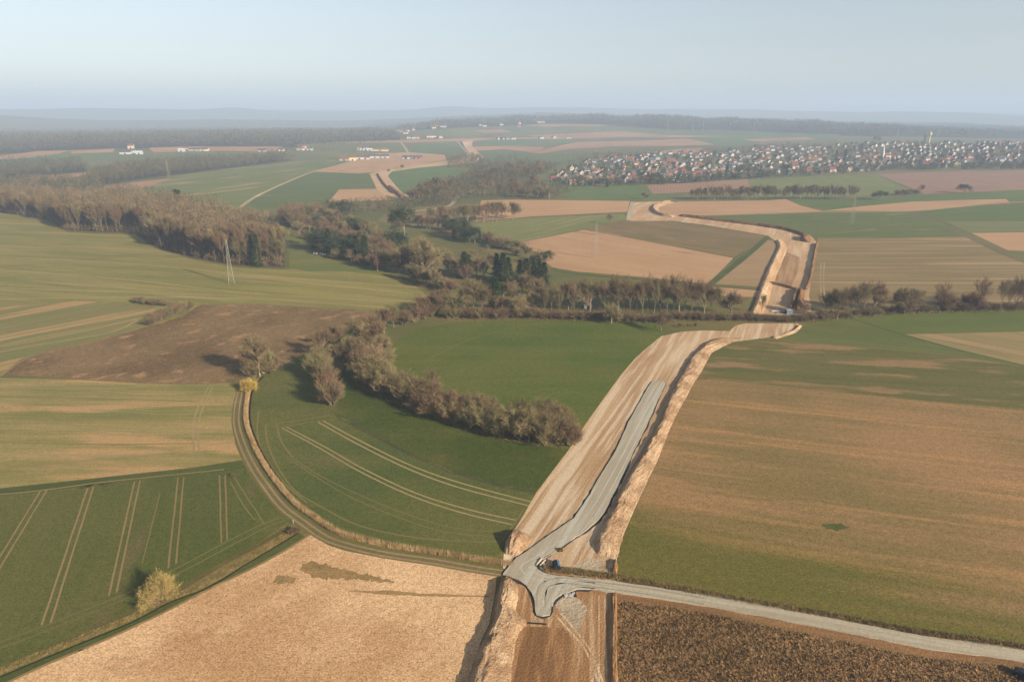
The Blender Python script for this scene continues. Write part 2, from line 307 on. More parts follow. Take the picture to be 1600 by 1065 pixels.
fld('stubble_field', [(1025,323),(1060,315),(1200,313),(1228,311),(1250,321),(1286,330),(1200,333),(1080,337),(1045,336),(1030,331)], TAN('tan_j', (1050,325),(1250,325)), 'tan field right of the brow of the earthworks')
fld('green_field', [(1088,339),(1200,334),(1290,332),(1420,331),(1470,347),(1515,368),(1400,371),(1275,371),(1225,356),(1150,345)], FM('gs_e', (112,118,66), (102,112,60), row=rowang((1250,360),(1450,350)), streak=.7, spk=.08, C3=(158,142,98), c3s=(.02,.12), c3=(.60,.68)), 'green field with the right pylon')
fld('green_field', [(1430,330),(1500,324),(1600,317),(1900,300),(1900,345),(1600,345),(1470,344)], FM('gs_f', (94,110,56), (108,118,62), row=rowang((1450,335),(1600,325)), streak=.7, spk=.06), 'dark green field at the right edge')
fld('olive_field', [(1475,345),(1600,346),(1900,346),(1900,362),(1600,362),(1515,363)], FM('ol_b', (136,132,84), (118,124,76), row=rowang((1480,352),(1600,352)), streak=.8, spk=.06), 'striped olive field at the right edge')
fld('stubble_field', [(1518,364),(1600,363),(1900,362),(1900,394),(1600,392),(1575,391)], TAN('tan_k', (1530,370),(1600,370)), 'tan field at the right edge beside the diagonal path')
fld('green_field', [(1580,394),(1900,396),(1900,455),(1640,425)], FM('gs_g', (110,116,64), (124,122,68), streak=.5), 'green field right of the diagonal path')
fld('olive_field', [(1278,372),(1400,372),(1512,370),(1556,391),(1600,410),(1760,460),(1900,500),(1600,480),(1400,484),(1265,488),(1262,462),(1270,430)], FM('ol_c', (160,134,94), (138,120,78), row=rowang((1290,430),(1600,430)), streak=.95, spk=.08, C3=(184,154,110), c3s=(.004,.16), c3=(.54,.62)), 'broad tan-green field right of the earthworks')
strip('farm_path', ribbon(wline([(1420,331),(1465,348),(1512,370),(1560,393),(1605,411),(1760,463)]), 4.5), FM('path_b', (130,118,84), (116,104,76), spk=.15), 'diagonal farm path at the right edge', 'path')
strip('farm_path', ribbon(wline([(1045,338),(1200,334),(1290,331),(1420,330),(1500,323),(1580,316),(1750,308)]), 4), FM('path_c', (190,160,120), (170,140,104), spk=.1), 'pale path between tan and green fields', 'path')
strip('farm_path', ribbon(wline([(375,324),(400,307),(445,286),(490,268),(540,256),(600,244)]), 5), FM('path_d', (196,176,140), (186,164,128), spk=.1), 'pale farm road climbing to the barns', 'path')
strip('farm_path', ribbon(wline([(640,331),(700,322),(712,310),(728,301),(757,292),(790,283)]), 5), FM('path_e', (196,176,146), (186,164,136), spk=.1), 'pale lane among the valley trees', 'path')
strip('farm_path', ribbon(wline([(626,222),(634,232),(640,240),(660,243)]), 6), FM('path_f', (196,176,146), (186,164,136), spk=.1), 'pale track left of the hazy blue-green field', 'path')
strip('farm_path', ribbon(wline([(715,221),(728,237),(735,242),(752,248)]), 6), FM('path_g', (186,166,140), (170,150,126), spk=.1), 'pale track along the far earthworks', 'path')
# ---- middle left
fld('woodland_floor', [(-200,330),(0,331),(50,338),(75,343),(105,360),(150,362),(210,363),(250,388),(300,402),(360,414),(445,418),(444,395),(410,372),(340,348),(250,332),(150,322),(0,316),(-200,314)], FM('leaf_litter', (104,84,62), (88,72,54), spk=.25, streak=.2), 'leaf-littered floor of the big brown wood', 'wood floor')
hillrow = rowang((0,430),(400,460))
HG = FM('hill_crop', (152,139,80), (128,123,70), row=hillrow, streak=.9, spk=.16, k=.66, C3=(172,148,98), c3s=(.005,.10), c3=(.53,.68), bump=.1)
fld('green_field', [(-200,329),(0,332),(50,339),(75,344),(105,363),(150,365),(210,365),(240,387),(300,405),(360,417),(440,421),(500,417),(560,422),(610,430),(640,440),(668,462),(660,478),(600,486),(500,482),(400,476),(312,477),(287,494),(250,506),(200,519),(150,532),(75,547),(32,562),(0,588),(-300,600),(-300,330)], HG, 'big striped green-tan hill field with the left pylon')
fld('green_field', [(0,480),(120,470),(230,474),(290,478),(262,500),(150,531),(75,546),(32,561),(0,586),(-300,640),(-300,490)], FM('hill_crop_b', (128,128,76), (146,132,84), row=rowang((0,540),(250,490)), streak=.9, spk=.12, C3=(188,152,102), c3s=(.006,.1), c3=(.48,.6), bump=.1), 'tan-green lobe of the hill field beside the brown heath')
fld('meadow', [(428,345),(440,340),(450,360),(480,385),(540,410),(600,424),(640,438),(600,430),(540,424),(480,424),(452,418),(452,396),(436,372)], FM('valley_grass', (114,121,64), (132,127,70), spk=.1, streak=.4), 'narrow grassy valley right of the big brown wood')
strip('tyre_ruts', ribbon(wline([(605,432),(620,440),(640,453),(665,464)]), .9), TRAM, 'pale rut at the tip of the hill field', 'track')
for pl in ([(0,422),(120,430),(240,441),(360,455),(470,463),(560,468),(640,470)], [(0,467),(120,465),(240,464),(400,467),(500,472),(600,480)], [(0,401),(150,408),(300,420),(400,433),(520,446),(640,458)], [(0,384),(130,390),(280,398)], [(0,449),(90,453),(220,456),(330,461)]):
    ln = wline(pl); over(ribbon(ln, 1.5), TRAM2)
for pl in ([(0,530),(60,520),(130,505),(200,494),(280,478)], [(0,550),(80,535),(170,520),(215,500)], [(0,541),(70,529),(150,513),(215,497)]):
    over(ribbon(wline(pl), 1.0), TRAM2)
HEATH = FM('brown_heath', (138,112,80), (118,94,68), streak=.25, spk=.42, spks=1.1, big=.03, C3=(172,132,96), c3s=(.08,.14), c3=(.56,.66), row=rowang((100,590),(500,500)), bump=.1, k=.66)
fld('fallow_field', [(2,585),(32,562),(75,546),(150,531),(200,518),(250,505),(287,493),(312,476),(400,475),(475,479),(575,485),(600,488),(560,505),(520,530),(480,548),(430,578),(395,592),(355,597),(287,600),(225,598),(125,592)], HEATH, 'brown fallow field shaped like a wing')
strip('farm_path', ribbon(wline([(0,588),(30,566),(75,548),(150,533),(215,514)]), 1.2), TRAM, 'pale edge line along the brown fallow field', 'path')
F4 = FM('thin_crop', (168,146,94), (128,126,72), row=rowang((0,650),(300,652)), streak=.75, spk=.28, spks=2, C3=(192,154,106), c3s=(.012,.07), c3=(.5,.64), fine=(.03,.7), k=.66)
fld('green_field', [(-300,600),(0,590),(125,593),(225,599),(287,601),(355,598),(371,604),(364,635),(363,665),(368,695),(378,718),(358,721),(300,730),(225,738),(125,749),(0,762),(-300,790)], F4, 'patchy tan-green field left of the dirt track')
fld('grass_strip', [(-300,792),(0,763),(125,750),(225,739),(300,731),(358,722),(378,719),(384,730),(357,736),(337,737),(225,748),(150,756),(62,768),(0,774),(-300,800)], DGRASS, 'green grass strip between two left fields', 'grass')
F3 = FM('young_wheat', (110,109,62), (94,101,54), row=rowang((110,970),(215,755)), streak=.5, spk=.42, spks=2, C3=(116,106,68), c3s=(.01,.06), fine=(.02,.5))
fld('green_field', [(-300,800),(0,774),(62,768),(150,756),(225,748),(337,737),(357,736),(384,730),(396,752),(415,776),(433,797),(449,813),(400,850),(350,875),(275,920),(200,957),(100,1000),(0,1040),(-300,1190)], F3, 'dark green field with paired tramlines and the golden bush')
for (a, b) in (((64,765),(-60,966)),((73,765),(-50,970)),((137,762),(65,976)),((146,760),(79,972)),((210,752),(170,930)),((219,750),(182,925)),((278,746),(263,887)),((287,745),(275,880)),((343,742),(346,848)),((352,742),(355,843)),((250,770),(222,880))):
    ln = unp(np.linspace(a[0], b[0], 12), np.linspace(a[1], b[1], 12)); ln[1:-1] += R_.normal(0, .03, (10, 2)); over(ribbon(ln, .30 if a[0] == 250 else .42), TRAM3 if a[0] == 250 else TRAM)
for pl in ([(0,1003),(100,965),(200,925),(280,885),(350,848),(410,818),(440,808)], [(0,1012),(100,974),(200,933),(285,892),(355,855),(415,824),(447,812)], [(366,745),(385,775),(405,805),(412,818)], [(360,752),(378,785),(398,812)]):
    over(ribbon(wline(pl), .35), TRAM3)
for yy in ((602,604,612,613),(628,631,642,641),(664,668,673,672),(708,710,711,708),(712,714,714,712),(668,671,677,676),(632,635,646,645),(605,607,615,611)):
    y0, y1, y2, y3 = yy; over(ribbon(wline([(-10,y0),(110,y1),(240,y2),(318,y3)]), .45), TRAM2)
for yy in ((648,652,655),(620,622,627),(690,694,692)): over(ribbon(wline([(0,yy[0]),(150,yy[1]),(305,yy[2])]), .5), TRAM3)
for dx in (0, 8): over(ribbon(wline([(326+dx*.7,604),(316+dx,622),(306+dx,645),(302+dx,670),(302+dx,695),(305+dx*.8,708)]), .5), TRAM2)
for pl in ([(0,732),(80,724),(160,717),(230,712)], [(0,772),(62,766),(150,754),(225,746),(350,733)]): over(ribbon(wline(pl), .6), TRAM)
fld('grass_strip', [(-300,1195),(0,1042),(100,1002),(200,959),(275,922),(350,877),(400,852),(449,816),(472,826),(485,834),(445,858),(400,884),(312,927),(250,959),(175,994),(80,1034),(0,1070),(-300,1220)], VERGE, 'dry grass verge beside the ditch at lower left', 'grass')
DL = wline([(-80,1092),(0,1057),(40,1040),(125,1005),(205,972),(262,942),(325,917),(400,872),(440,848),(466,832)])
strip('field_path', ribbon(offs(wline([(-80,1083),(0,1046),(100,1004),(200,960),(275,923),(350,879),(400,853),(452,823)]), 0), 1.6), FM('path_h', (122,108,66), (104,94,58), spk=.15), 'brown field path beside the dry verge', 'path')
strip('grass_strip', ribbon(offs(DL, -1.5), 2.6), DGRASS, 'green grass beside the lower left ditch', 'grass')
strip('ditch', ribbon(DL+np.stack([np.interp(np.arange(len(DL)), np.arange(0, len(DL), 1), R_.normal(0, .12, len(DL)))]*2, 1), .45), FM('ditch_mud', (58,50,38), (44,40,32), spk=.2), 'dark narrow ditch at lower left', 'ditch')
STUB = FM('straw_stubble', (222,182,138), (190,148,106), row=rowang((100,1040),(480,860)), streak=.25, spk=.62, spks=2.6, big=.025, C3=(150,104,68), c3s=(.03,.045), c3=(.60,.78), bump=.05, k=.74)
fld('stubble_field', [(-300,1225),(-80,1110),(15,1063),(80,1034),(175,994),(250,959),(312,927),(400,884),(445,859),(485,834),(512,851),(540,860),(575,867),(625,875),(700,886),(750,895),(776,900),(773,930),(764,975),(752,1000),(740,1040),(726,1080),(700,1180),(-300,1300)], STUB, 'straw-coloured stubble field at the bottom left')
fld('weed_patch', [(468,884),(485,877),(500,880),(540,890),(600,903),(612,908),(560,905),(500,903),(478,893)], FM('weeds_a', (150,126,82), (182,144,98), spk=.5, spks=2.2, big=.15), 'thin green weed patch in the stubble field', 'weeds', 3, .38)
fld('weed_patch', [(428,903),(440,898),(458,903),(456,912),(432,910)], FM('weeds_b', (160,132,88), (186,146,100), spk=.5, spks=2.2, big=.15), 'small green weed patch in the stubble field', 'weeds', 3, .38)
strip('weed_patch', ribbon(wline([(545,922),(600,925),(680,929),(765,931)]), np.interp(np.arange(13), [0,4,12], [.3,1.2,.5]))+R_.normal(0,.15,(26,2)), FM('weeds_c', (170,136,92), (196,154,108), spk=.5, spks=2.2), 'thin weedy line across the stubble field', 'weeds')
strip('boundary_strip', ribbon(wline([(-80,1112),(15,1064),(80,1034),(175,994),(250,959),(312,927),(400,884),(445,859),(485,834)]), .7), TRAM, 'pale furrow along the stubble field', 'path')
# ---- middle
fld('green_field', [(605,560),(610,540),(625,528),(660,512),(720,503),(800,500),(900,499),(1000,502),(1045,512),(1036,524),(995,556),(970,586),(950,613),(930,641),(908,676),(860,660),(800,645),(720,620),(650,605),(615,580)], FM('lush_green', (88,105,46), (112,115,58), row=rowang((640,560),(960,560)), streak=.45, spk=.42, spks=1.8, big=.014, C3=(112,112,60), c3s=(.012,.03), c3=(.55,.75)), 'lush round green field inside the river bend')
fld('meadow', [(540,560),(548,590),(560,605),(600,625),(700,662),(800,690),(895,702),(837,769),(800,761),(725,743),(675,723),(625,701),(575,676),(525,648),(530,600)], FM('dark_meadow', (76,90,44), (100,102,54), streak=.3, spk=.42, spks=1.6, big=.03, C3=(112,98,60), c3s=(.03,.05), c3=(.58,.75)), 'dark green meadow below the long hedge')  # meadow grass with a darker green base colour
fld('green_field', [(525,648),(575,676),(625,701),(675,723),(725,743),(800,761),(838,769),(826,790),(812,812),(800,835),(790,845),(787,868),(740,867),(675,859),(600,843),(540,826),(500,806),(460,776),(425,736),(404,700),(392,660),(390,620),(400,592),(430,575),(465,560),(485,570),(490,600),(505,640)], FM('curved_crop', (90,101,56), (116,113,64), streak=.3, spk=.42, spks=2, big=.012, C3=(114,110,68), c3s=(.012,.05), c3=(.55,.7)), 'green field with curving tramlines')
fld('rough_strip', [(515,640),(540,652),(590,680),(640,706),(700,732),(780,754),(838,766),(836,772),(780,760),(700,738),(640,712),(590,686),(530,655)], FM('rough_grass', (78,82,56), (100,96,62), spk=.35, spks=.8), 'rough sedge strip between meadow and curved field', 'grass')
for pl, wd in (([(440,668),(500,700),(560,735),(640,773),(720,800),(800,819)], .45), ([(448,667),(510,699),(570,733),(650,770),(730,795),(806,812)], .45), ([(497,659),(560,694),(640,733),(720,762),(828,790)], .5), ([(505,657),(570,692),(650,730),(730,757),(832,784)], .5), ([(456,719),(490,742),(540,772),(600,799),(670,824),(720,834),(796,838)], .35), ([(462,718),(500,743),(560,772),(620,797),(680,817),(730,827),(798,832)], .35)):
    over(ribbon(wline(pl), wd), TRAM2 if wd > .4 else TRAM3)
for pl in ([(415,664),(418,690),(432,725),(460,765),(500,790),(560,820),(640,838),(720,845),(780,845)], [(432,663),(440,690),(458,715)], [(430,661),(470,656),(515,648)], [(440,668),(480,660),(525,654)], [(405,640),(402,675),(412,710),(445,755),(480,785)], [(790,850),(810,825),(825,800)], [(783,846),(802,820),(818,795)]):
    over(ribbon(wline(pl), .5), TRAM3)
over(ribbon(wline([(670,560),(700,545),(740,528),(800,512),(860,505)]), .5), TRAM3)
# ---- right
r10 = rowang((1090,605),(1600,655))
fld('stubble_field', [(1082,592),(1110,593),(1200,601),(1325,614),(1450,627),(1600,639),(1900,668),(1900,1080),(1600,1020),(1450,997),(1325,973),(1200,951),(1100,933),(1000,917),(962,910),(962,872),(975,834),(1000,777),(1027,722),(1050,659),(1070,620)], FM('right_stubble', (162,126,88), (132,112,72), row=r10, streak=.55, spk=.5, spks=2.0, C3=(176,134,90), c3s=(.008,.16), c3=(.5,.66), grad=((1300,825),(1290,925),(98,98,48)), fine=(.03,.6), bump=.06, k=.68), 'broad tan stubble field turning green towards the lane')
fld('weed_patch', [(1288,820),(1305,817),(1325,821),(1322,827),(1295,828)], DGRASS, 'small green spot in the broad tan stubble', 'weeds', 3, .38)
fld('green_field', [(1110,552),(1145,535),(1195,529),(1250,535),(1375,545),(1475,554),(1600,573),(1900,620),(1900,667),(1600,638),(1450,626),(1325,613),(1200,600),(1110,592),(1086,592)], FM('gs_h', (102,103,56), (120,111,66), row=rowang((1110,570),(1600,600)), streak=.8, spk=.24, spks=1.6, C3=(160,128,90), c3s=(.02,.09), c3=(.51,.62)), 'green field with tan blotches above the broad stubble')
fld('green_field', [(1195,528),(1215,520),(1252,510),(1300,501),(1345,503),(1410,523),(1500,546),(1600,570),(1900,640),(1900,620),(1600,573),(1475,553),(1375,544),(1250,534)], FM('gs_i', (102,110,60), (118,118,68), row=rowang((1250,530),(1470,552)), streak=.7, spk=.1, C3=(128,120,84), c3s=(.015,.08)), 'bluish green wedge right of the earthworks')
fld('green_field', [(1252,508),(1280,500),(1350,491),(1420,486),(1600,485),(1900,478),(1900,512),(1600,518),(1412,522),(1350,503),(1300,500)], FM('gs_j', (96,110,56), (110,116,60), row=rowang((1350,500),(1600,500)), streak=.6, spk=.08), 'green field along the right stream trees')
fld('stubble_field', [(1414,522),(1600,518),(1900,512),(1900,640),(1600,570),(1500,546)], FM('tan_l', (184,150,108), (156,138,92), row=rowang((1420,523),(1600,560)), streak=.8, spk=.1, C3=(140,130,84), c3s=(.006,.06)), 'pale tan wedge at the right edge')
strip('farm_path', ribbon(wline([(1330,497),(1370,510),(1412,523),(1500,547),(1600,571),(1800,620)]), 1.6), DGRASS, 'green boundary line above the right wedge', 'path')
strip('farm_path', ribbon(wline([(1200,529),(1250,535),(1375,545),(1475,554),(1600,573)]), .6), TRAM3, 'thin pale boundary line in the right green fields', 'path')
for x in (1283, 1288): over(ribbon(wline([(x,410),(x-1,440),(x+1,470)]), .7), TRAM2)
# ---- earthworks and roads
fld('earthworks', [(1190,492),(1186,462),(1192,447),(1213,400),(1218,381),(1200,368),(1100,351),(1050,345),(985,345),(983,333),(987,316),(1045,314),(1030,322),(1030,333),(1060,337),(1150,346),(1235,357),(1270,371),(1277,380),(1268,430),(1264,462),(1268,485),(1252,494)], DIRTF, 'wide strip of bare soil on the slope beyond the stream', 'earthworks')
strip('farm_path', ribbon(wline([(982,344),(984,330),(988,315)]), 4), FM('path_i', (206,190,164), (190,170,140), spk=.1), 'pale concrete lane at the brow', 'path')
fld('rutted_soil', [(1216,396),(1226,392),(1250,402),(1245,430),(1236,448),(1212,440),(1214,415)], FM('rutted', (202,160,118), (170,130,92), row=rowang((1222,440),(1235,400)), streak=.95, spk=.16, fine=(.03,.5), bump=.3), 'darker rutted soil in the middle of the far earthworks', 'soil')
fld('earthworks', [(1033,525),(1065,518),(1100,516),(1140,517),(1150,508),(1165,505),(1248,505),(1250,510),(1232,520),(1200,527),(1145,534),(1112,551),(1097,579),(1083,600),(1052,658),(1027,721),(1000,776),(975,833),(964,868),(963,900),(900,903),(840,890),(800,892),(785,900),(787,868),(790,845),(800,833),(815,810),(838,769),(890,700),(912,666),(930,641),(950,613),(970,586),(995,556)], DIRT, 'long curved strip of bare tan soil for the new road', 'earthworks')
strip('pale_edge', ribbon(wline([(1036,525),(1010,545),(985,570),(958,604),(925,651),(890,703),(850,756),(818,808)]), .5), FM('pale_edge_soil', (232,198,148), (220,184,138), spk=.1), 'pale edge line along the new road strip', 'soil')
fld('earthworks', [(785,898),(840,890),(962,905),(963,1100),(970,1250),(690,1250),(728,1075),(745,1020),(765,975),(775,930)], DIRT2, 'churned brown soil below the junction', 'earthworks')
fld('clay_patch', [(788,915),(800,912),(806,925),(812,938),(800,955),(790,960),(783,945)], PALE, 'pale grey clay patch left of the junction', 'soil', 3, .3)
fld('clay_patch', [(872,934),(885,930),(912,940),(913,965),(906,985),(895,982),(880,960),(868,945)], PALE, 'pale grey clay patch below the junction', 'soil', 3, .3)
fld('dark_soil', [(826,978),(880,980),(897,1000),(896,1040),(890,1065),(885,1150),(795,1150),(802,1065),(812,1010)], FM('dark_soil', (168,124,86), (142,102,70), row=rowang((850,1065),(860,980)), streak=.7, spk=.2, spks=2, C3=(190,142,98), c3s=(.05,.3), c3=(.5,.65), fine=(.05,1.2), bump=.15), 'darker brown soil rectangle at the bottom', 'soil')
for pl in ([(925,930),(924,980),(926,1065),(930,1150)], [(936,930),(936,980),(936,1065),(938,1150)], [(945,930),(946,990),(948,1065)]): over(ribbon(wline(pl), .4), DIRT)
for pl in ([(868,960),(890,985),(915,1015),(935,1065)], [(874,955),(900,985),(925,1020),(942,1065)]): over(ribbon(wline(pl), .45), DIRT)
fld('clay_patch', [(880,895),(900,880),(925,872),(940,878),(960,890),(961,900),(920,900)], PALE, 'pale clay patch right of the junction', 'soil', 3, .3)
fld('weedy_bank', [(845,886),(870,890),(900,893),(940,900),(975,908),(1000,914),(1100,932),(1200,951),(1325,973),(1450,996),(1600,1019),(1900,1075),(1900,1060),(1600,1006),(1450,985),(1325,962),(1200,940),(1100,922),(1000,904),(960,897),(900,886),(850,882)], FM('dry_bank', (132,116,72), (156,128,86), spk=.35, spks=1.2, C3=(100,96,56), c3s=(.2,.2)), 'dry weedy bank along the lane', 'grass')
fld('soil_verge', [(963,926),(1100,946),(1200,965),(1325,990),(1450,1014),(1600,1034),(1900,1090),(1900,1100),(1600,1042),(1450,1026),(1325,1001),(1200,976),(1100,955),(963,936)], FM('orange_soil', (168,124,86), (144,106,74), row=rowang((960,930),(1600,1035)), streak=.8, spk=.3, spks=2, C3=(180,140,98)), 'orange soil verge below the lane', 'soil')
fld('ploughed_field', [(964,936),(1100,956),(1200,977),(1325,1002),(1450,1027),(1600,1043),(1900,1101),(1900,1250),(966,1250)], FM('rough_plough', (158,122,86), (124,96,68), streak=.1, spk=.55, spks=.8, big=.06, C3=(132,106,62), c3s=(.05,.05), bump=.6), 'dark rough ploughed field at the bottom right')
trk = wline([(395,588),(384,598),(376,609),(370,640),(370,665),(379,695),(393,725),(409,750),(440,790),(475,817),(507,839),(540,851),(600,865),(675,876),(725,885),(775,893),(800,896)])
strip('dirt_track', ribbon(trk, 3.1), FM('track_grass', (138,122,80), (118,110,68), spk=.2, streak=.2), 'curved farm track between fields', 'track')
for o_ in (-.8, .8): over(ribbon(offs(trk, o_), .55), FM('rut_soil', (178,150,116), (160,134,102), spk=.12))
for i, o_ in enumerate((4.2,)): strip('brook', ribbon(offs(trk[:30], o_), .9), FM('brook_bed', (52,48,34), (40,38,30), spk=.2), 'dark brook beside the farm track', 'ditch')

def build_ground():
    pts = []; edges = []
    def addloop(p):
        b = len(pts); pts.extend(map(tuple, p)); n = len(p); edges.extend((b+i, b+(i+1) % n) for i in range(n))
    for e in L: addloop(e['poly'])
    addloop(np.array([(-13000,-900),(13000,-900),(13000,12600),(-13000,12600)], float))
    rr = np.geomspace(55, 13500, 200); az = np.radians(np.arange(-56, 56.01, .8))
    g = [(r*math.sin(a), r*math.cos(a)) for r in rr for a in az if abs(r*math.sin(a)) < 12900 and r*math.cos(a) < 12500]
    rr2 = np.geomspace(55, 12000, 26); az2 = np.radians(list(range(-100, -58, 6))+list(range(60, 104, 6)))
    g += [(r*math.sin(a), r*math.cos(a)) for r in rr2 for a in az2 if abs(r*math.sin(a)) < 12900 and -880 < r*math.cos(a) < 12500]
    g = np.array(g)+R_.uniform(-.3, .3, (len(g), 2)); pts.extend(map(tuple, g))
    V, E_, Fc, *_r = geometry.delaunay_2d_cdt([Vector((float(a), float(b))) for a, b in pts], edges, [], 0, 1e-4, False)
    V = np.array([(v.x, v.y) for v in V]); Fc = np.array([list(f) for f in Fc if len(f) == 3])
    a, b, c = V[Fc[:,0]], V[Fc[:,1]], V[Fc[:,2]]
    ar = (b[:,0]-a[:,0])*(c[:,1]-a[:,1])-(c[:,0]-a[:,0])*(b[:,1]-a[:,1]); Fc[ar < 0] = Fc[ar < 0][:, ::-1]; Fc = Fc[np.abs(ar) > 1e-7]
    cen = V[Fc].mean(1); own = np.full(len(Fc), -1); ov = np.full(len(Fc), -1)
    for i, e in enumerate(L):
        m = inpoly(e['poly'], cen[:,0], cen[:,1])
        if e['over']: ov[m] = i
        else: own[m] = i; ov[m] = -1
    Z = terr(V[:,0], V[:,1]); V3 = np.column_stack([V, Z])
    for i in range(-1, len(L)):
        if i >= 0 and L[i]['over']: continue
        m = own == i
        if not m.any(): continue
        f = Fc[m]; u, inv = np.unique(f, return_inverse=True); f = inv.reshape(f.shape)
        mats = [GROUND if i < 0 else L[i]['mat']]; mi = np.zeros(len(f), int)
        for j in np.unique(ov[m]):
            if j < 0: continue
            mt = L[j]['mat']
            if mt not in mats: mats.append(mt)
            mi[ov[m] == j] = mats.index(mt)
        o = mesh_obj('ground' if i < 0 else L[i]['name'], V3[u], f, mats, None, True, mi)
        tag(o, 'grass-covered ground of the whole valley' if i < 0 else L[i]['label'], 'ground' if i < 0 else L[i]['cat'], None, 'structure')
build_ground()
#--PART2--
# ------------------------------------------------------------------ haze
def haze():
    m = bpy.data.materials.new('haze_air'); m.use_nodes = True; t = m.node_tree; t.nodes.remove(t.nodes['Principled BSDF'])
    v = t.nodes.new('ShaderNodeVolumePrincipled'); v.inputs['Density'].default_value = HAZE_D; v.inputs['Color'].default_value = HAZE_C; v.inputs['Anisotropy'].default_value = 0.0
    t.links.new(v.outputs[0], t.nodes['Material Output'].inputs['Volume'])
    o = MB().box(-13200, 13200, -1100, 12800, -9, 330).build('haze', m); tag(o, 'pale haze over the whole valley', 'haze', None, 'stuff')
HAZE_D = 1.95e-4; HAZE_C = (.59, .735, .915, 1)
haze()

# ------------------------------------------------------------------ roads and soil banks
def slab(name, poly, mat, h, label, cat='road', skirt=.6):
    g = []; x0, y0 = poly.min(0); x1, y1 = poly.max(0); st = max(2.0, min(6, (x1-x0)/25))
    gx, gy = np.meshgrid(np.arange(x0, x1, st), np.arange(y0, y1, st)); gx = gx.ravel()+.013; gy = gy.ravel()+.017; m = inpoly(poly, gx, gy)
    pts = [Vector(map(float, p)) for p in poly]+[Vector((float(a), float(b))) for a, b in zip(gx[m], gy[m])]
    n = len(poly); V, E_, Fc, *_ = geometry.delaunay_2d_cdt(pts, [(i, (i+1) % n) for i in range(n)], [], 0, 1e-4, False)
    V = np.array([(v.x, v.y) for v in V]); Fc = np.array([list(f) for f in Fc]); cen = V[Fc].mean(1); Fc = Fc[inpoly(poly, cen[:,0], cen[:,1])]
    a, b, c = V[Fc[:,0]], V[Fc[:,1]], V[Fc[:,2]]; ar = (b[:,0]-a[:,0])*(c[:,1]-a[:,1])-(c[:,0]-a[:,0])*(b[:,1]-a[:,1]); Fc[ar < 0] = Fc[ar < 0][:, ::-1]
    Z = terr(V[:,0], V[:,1])+h; vs = np.column_stack([V, Z]).tolist(); fs = [list(f) for f in Fc.tolist()]
    k = len(vs); pz = terr(poly[:,0], poly[:,1])
    vs += [(p[0], p[1], z+h) for p, z in zip(poly, pz)]+[(p[0], p[1], z-skirt) for p, z in zip(poly, pz)]
    fs += [[k+i, k+(i+1) % n, k+n+(i+1) % n, k+n+i] for i in range(n)]
    return tag(mesh_obj(name, vs, fs, mat), label, cat, None, 'structure')
def polyoff(p, d, jit=0):
    q = np.roll(p, -1, 0)-np.roll(p, 1, 0); q /= np.hypot(q[:,0], q[:,1])[:,None]; A = 0.5*np.sum(p[:,0]*np.roll(p[:,1], -1)-np.roll(p[:,0], -1)*p[:,1])
    s = 1 if A > 0 else -1; dd = d*(1+(R_.uniform(-jit, jit, len(p)) if jit else 0)); return p+np.stack([q[:,1], -q[:,0]], 1)*s*(dd[:,None] if jit else dd)
roadpx = [(1019,596),(1015,601),(982,660),(962,705),(940,740),(922,772),(897,810),(860,835),(822,863),(807,872),(797,884),(789,894),(786,898),(800,903),(812,908),(822,915),(831,927),(836,940),(836,955),(838,961),(848,963),(858,961),(862,947),(867,937),(873,931),(885,927),(900,921),(925,921),(925,905),(900,903),(865,899),(848,895),(840,890),(838,882),(846,873),(862,863),(912,832),(930,817),(945,800),(960,770),(975,737),(990,705),(1012,662),(1032,615),(1040,600),(1038,596)]
rp = densify(roadpx, 6); rp = unp(rp[:,0], rp[:,1])+R_.normal(0, .05, (len(rp), 2))
FLEECE = plain('black_fleece', (58,58,62), (78,78,80), .8, .7)
slab('geotextile_fleece', polyoff(rp, .5, .6), FLEECE, .06, 'dark fleece showing along both edges of the new gravel road', 'fleece')
slab('gravel_road', rp, GRAV, .30, 'new grey gravel road with three-way junction', 'road')
lane = ribbon(wline([(912,912),(960,917),(1100,938),(1200,956),(1325,980),(1450,1004),(1600,1025),(1900,1088)], 8), 3.7)
lane += R_.normal(0, .07, lane.shape)
slab('gravel_lane', lane, GRAV2, .22, 'straight pale gravel lane leading to the right', 'lane')

def vnoise(n, m, seed, sc0):
    r = np.random.RandomState(seed); out = np.zeros((n, m))
    for k, a in ((sc0, 1.), (sc0/2.2, .7), (sc0/5, .6)):
        k = max(k, 1); g = r.uniform(-1, 1, (int(n/k)+3, int(m/k)+3)); yi = np.arange(n)/k; xi = np.arange(m)/k
        y0 = yi.astype(int); x0 = xi.astype(int); fy = sst(yi-y0)[:,None]; fx = sst(xi-x0)[None]
        out += a*((g[y0][:,x0]*(1-fy)+g[y0+1][:,x0]*fy)*(1-fx)+(g[y0][:,x0+1]*(1-fy)+g[y0+1][:,x0+1]*fy)*fx)
    return out
BANK = FM('bank_soil', (222,184,144), (184,146,110), streak=.2, spk=.34, spks=2.2, big=.12, C3=(228,194,152), c3s=(.2,.2), c3=(.55,.7), bump=.35)
BANKD = FM('topsoil_bank', (150,112,80), (124,92,66), streak=.2, spk=.22, spks=1.2, big=.1, bump=.35)
_b = [0]
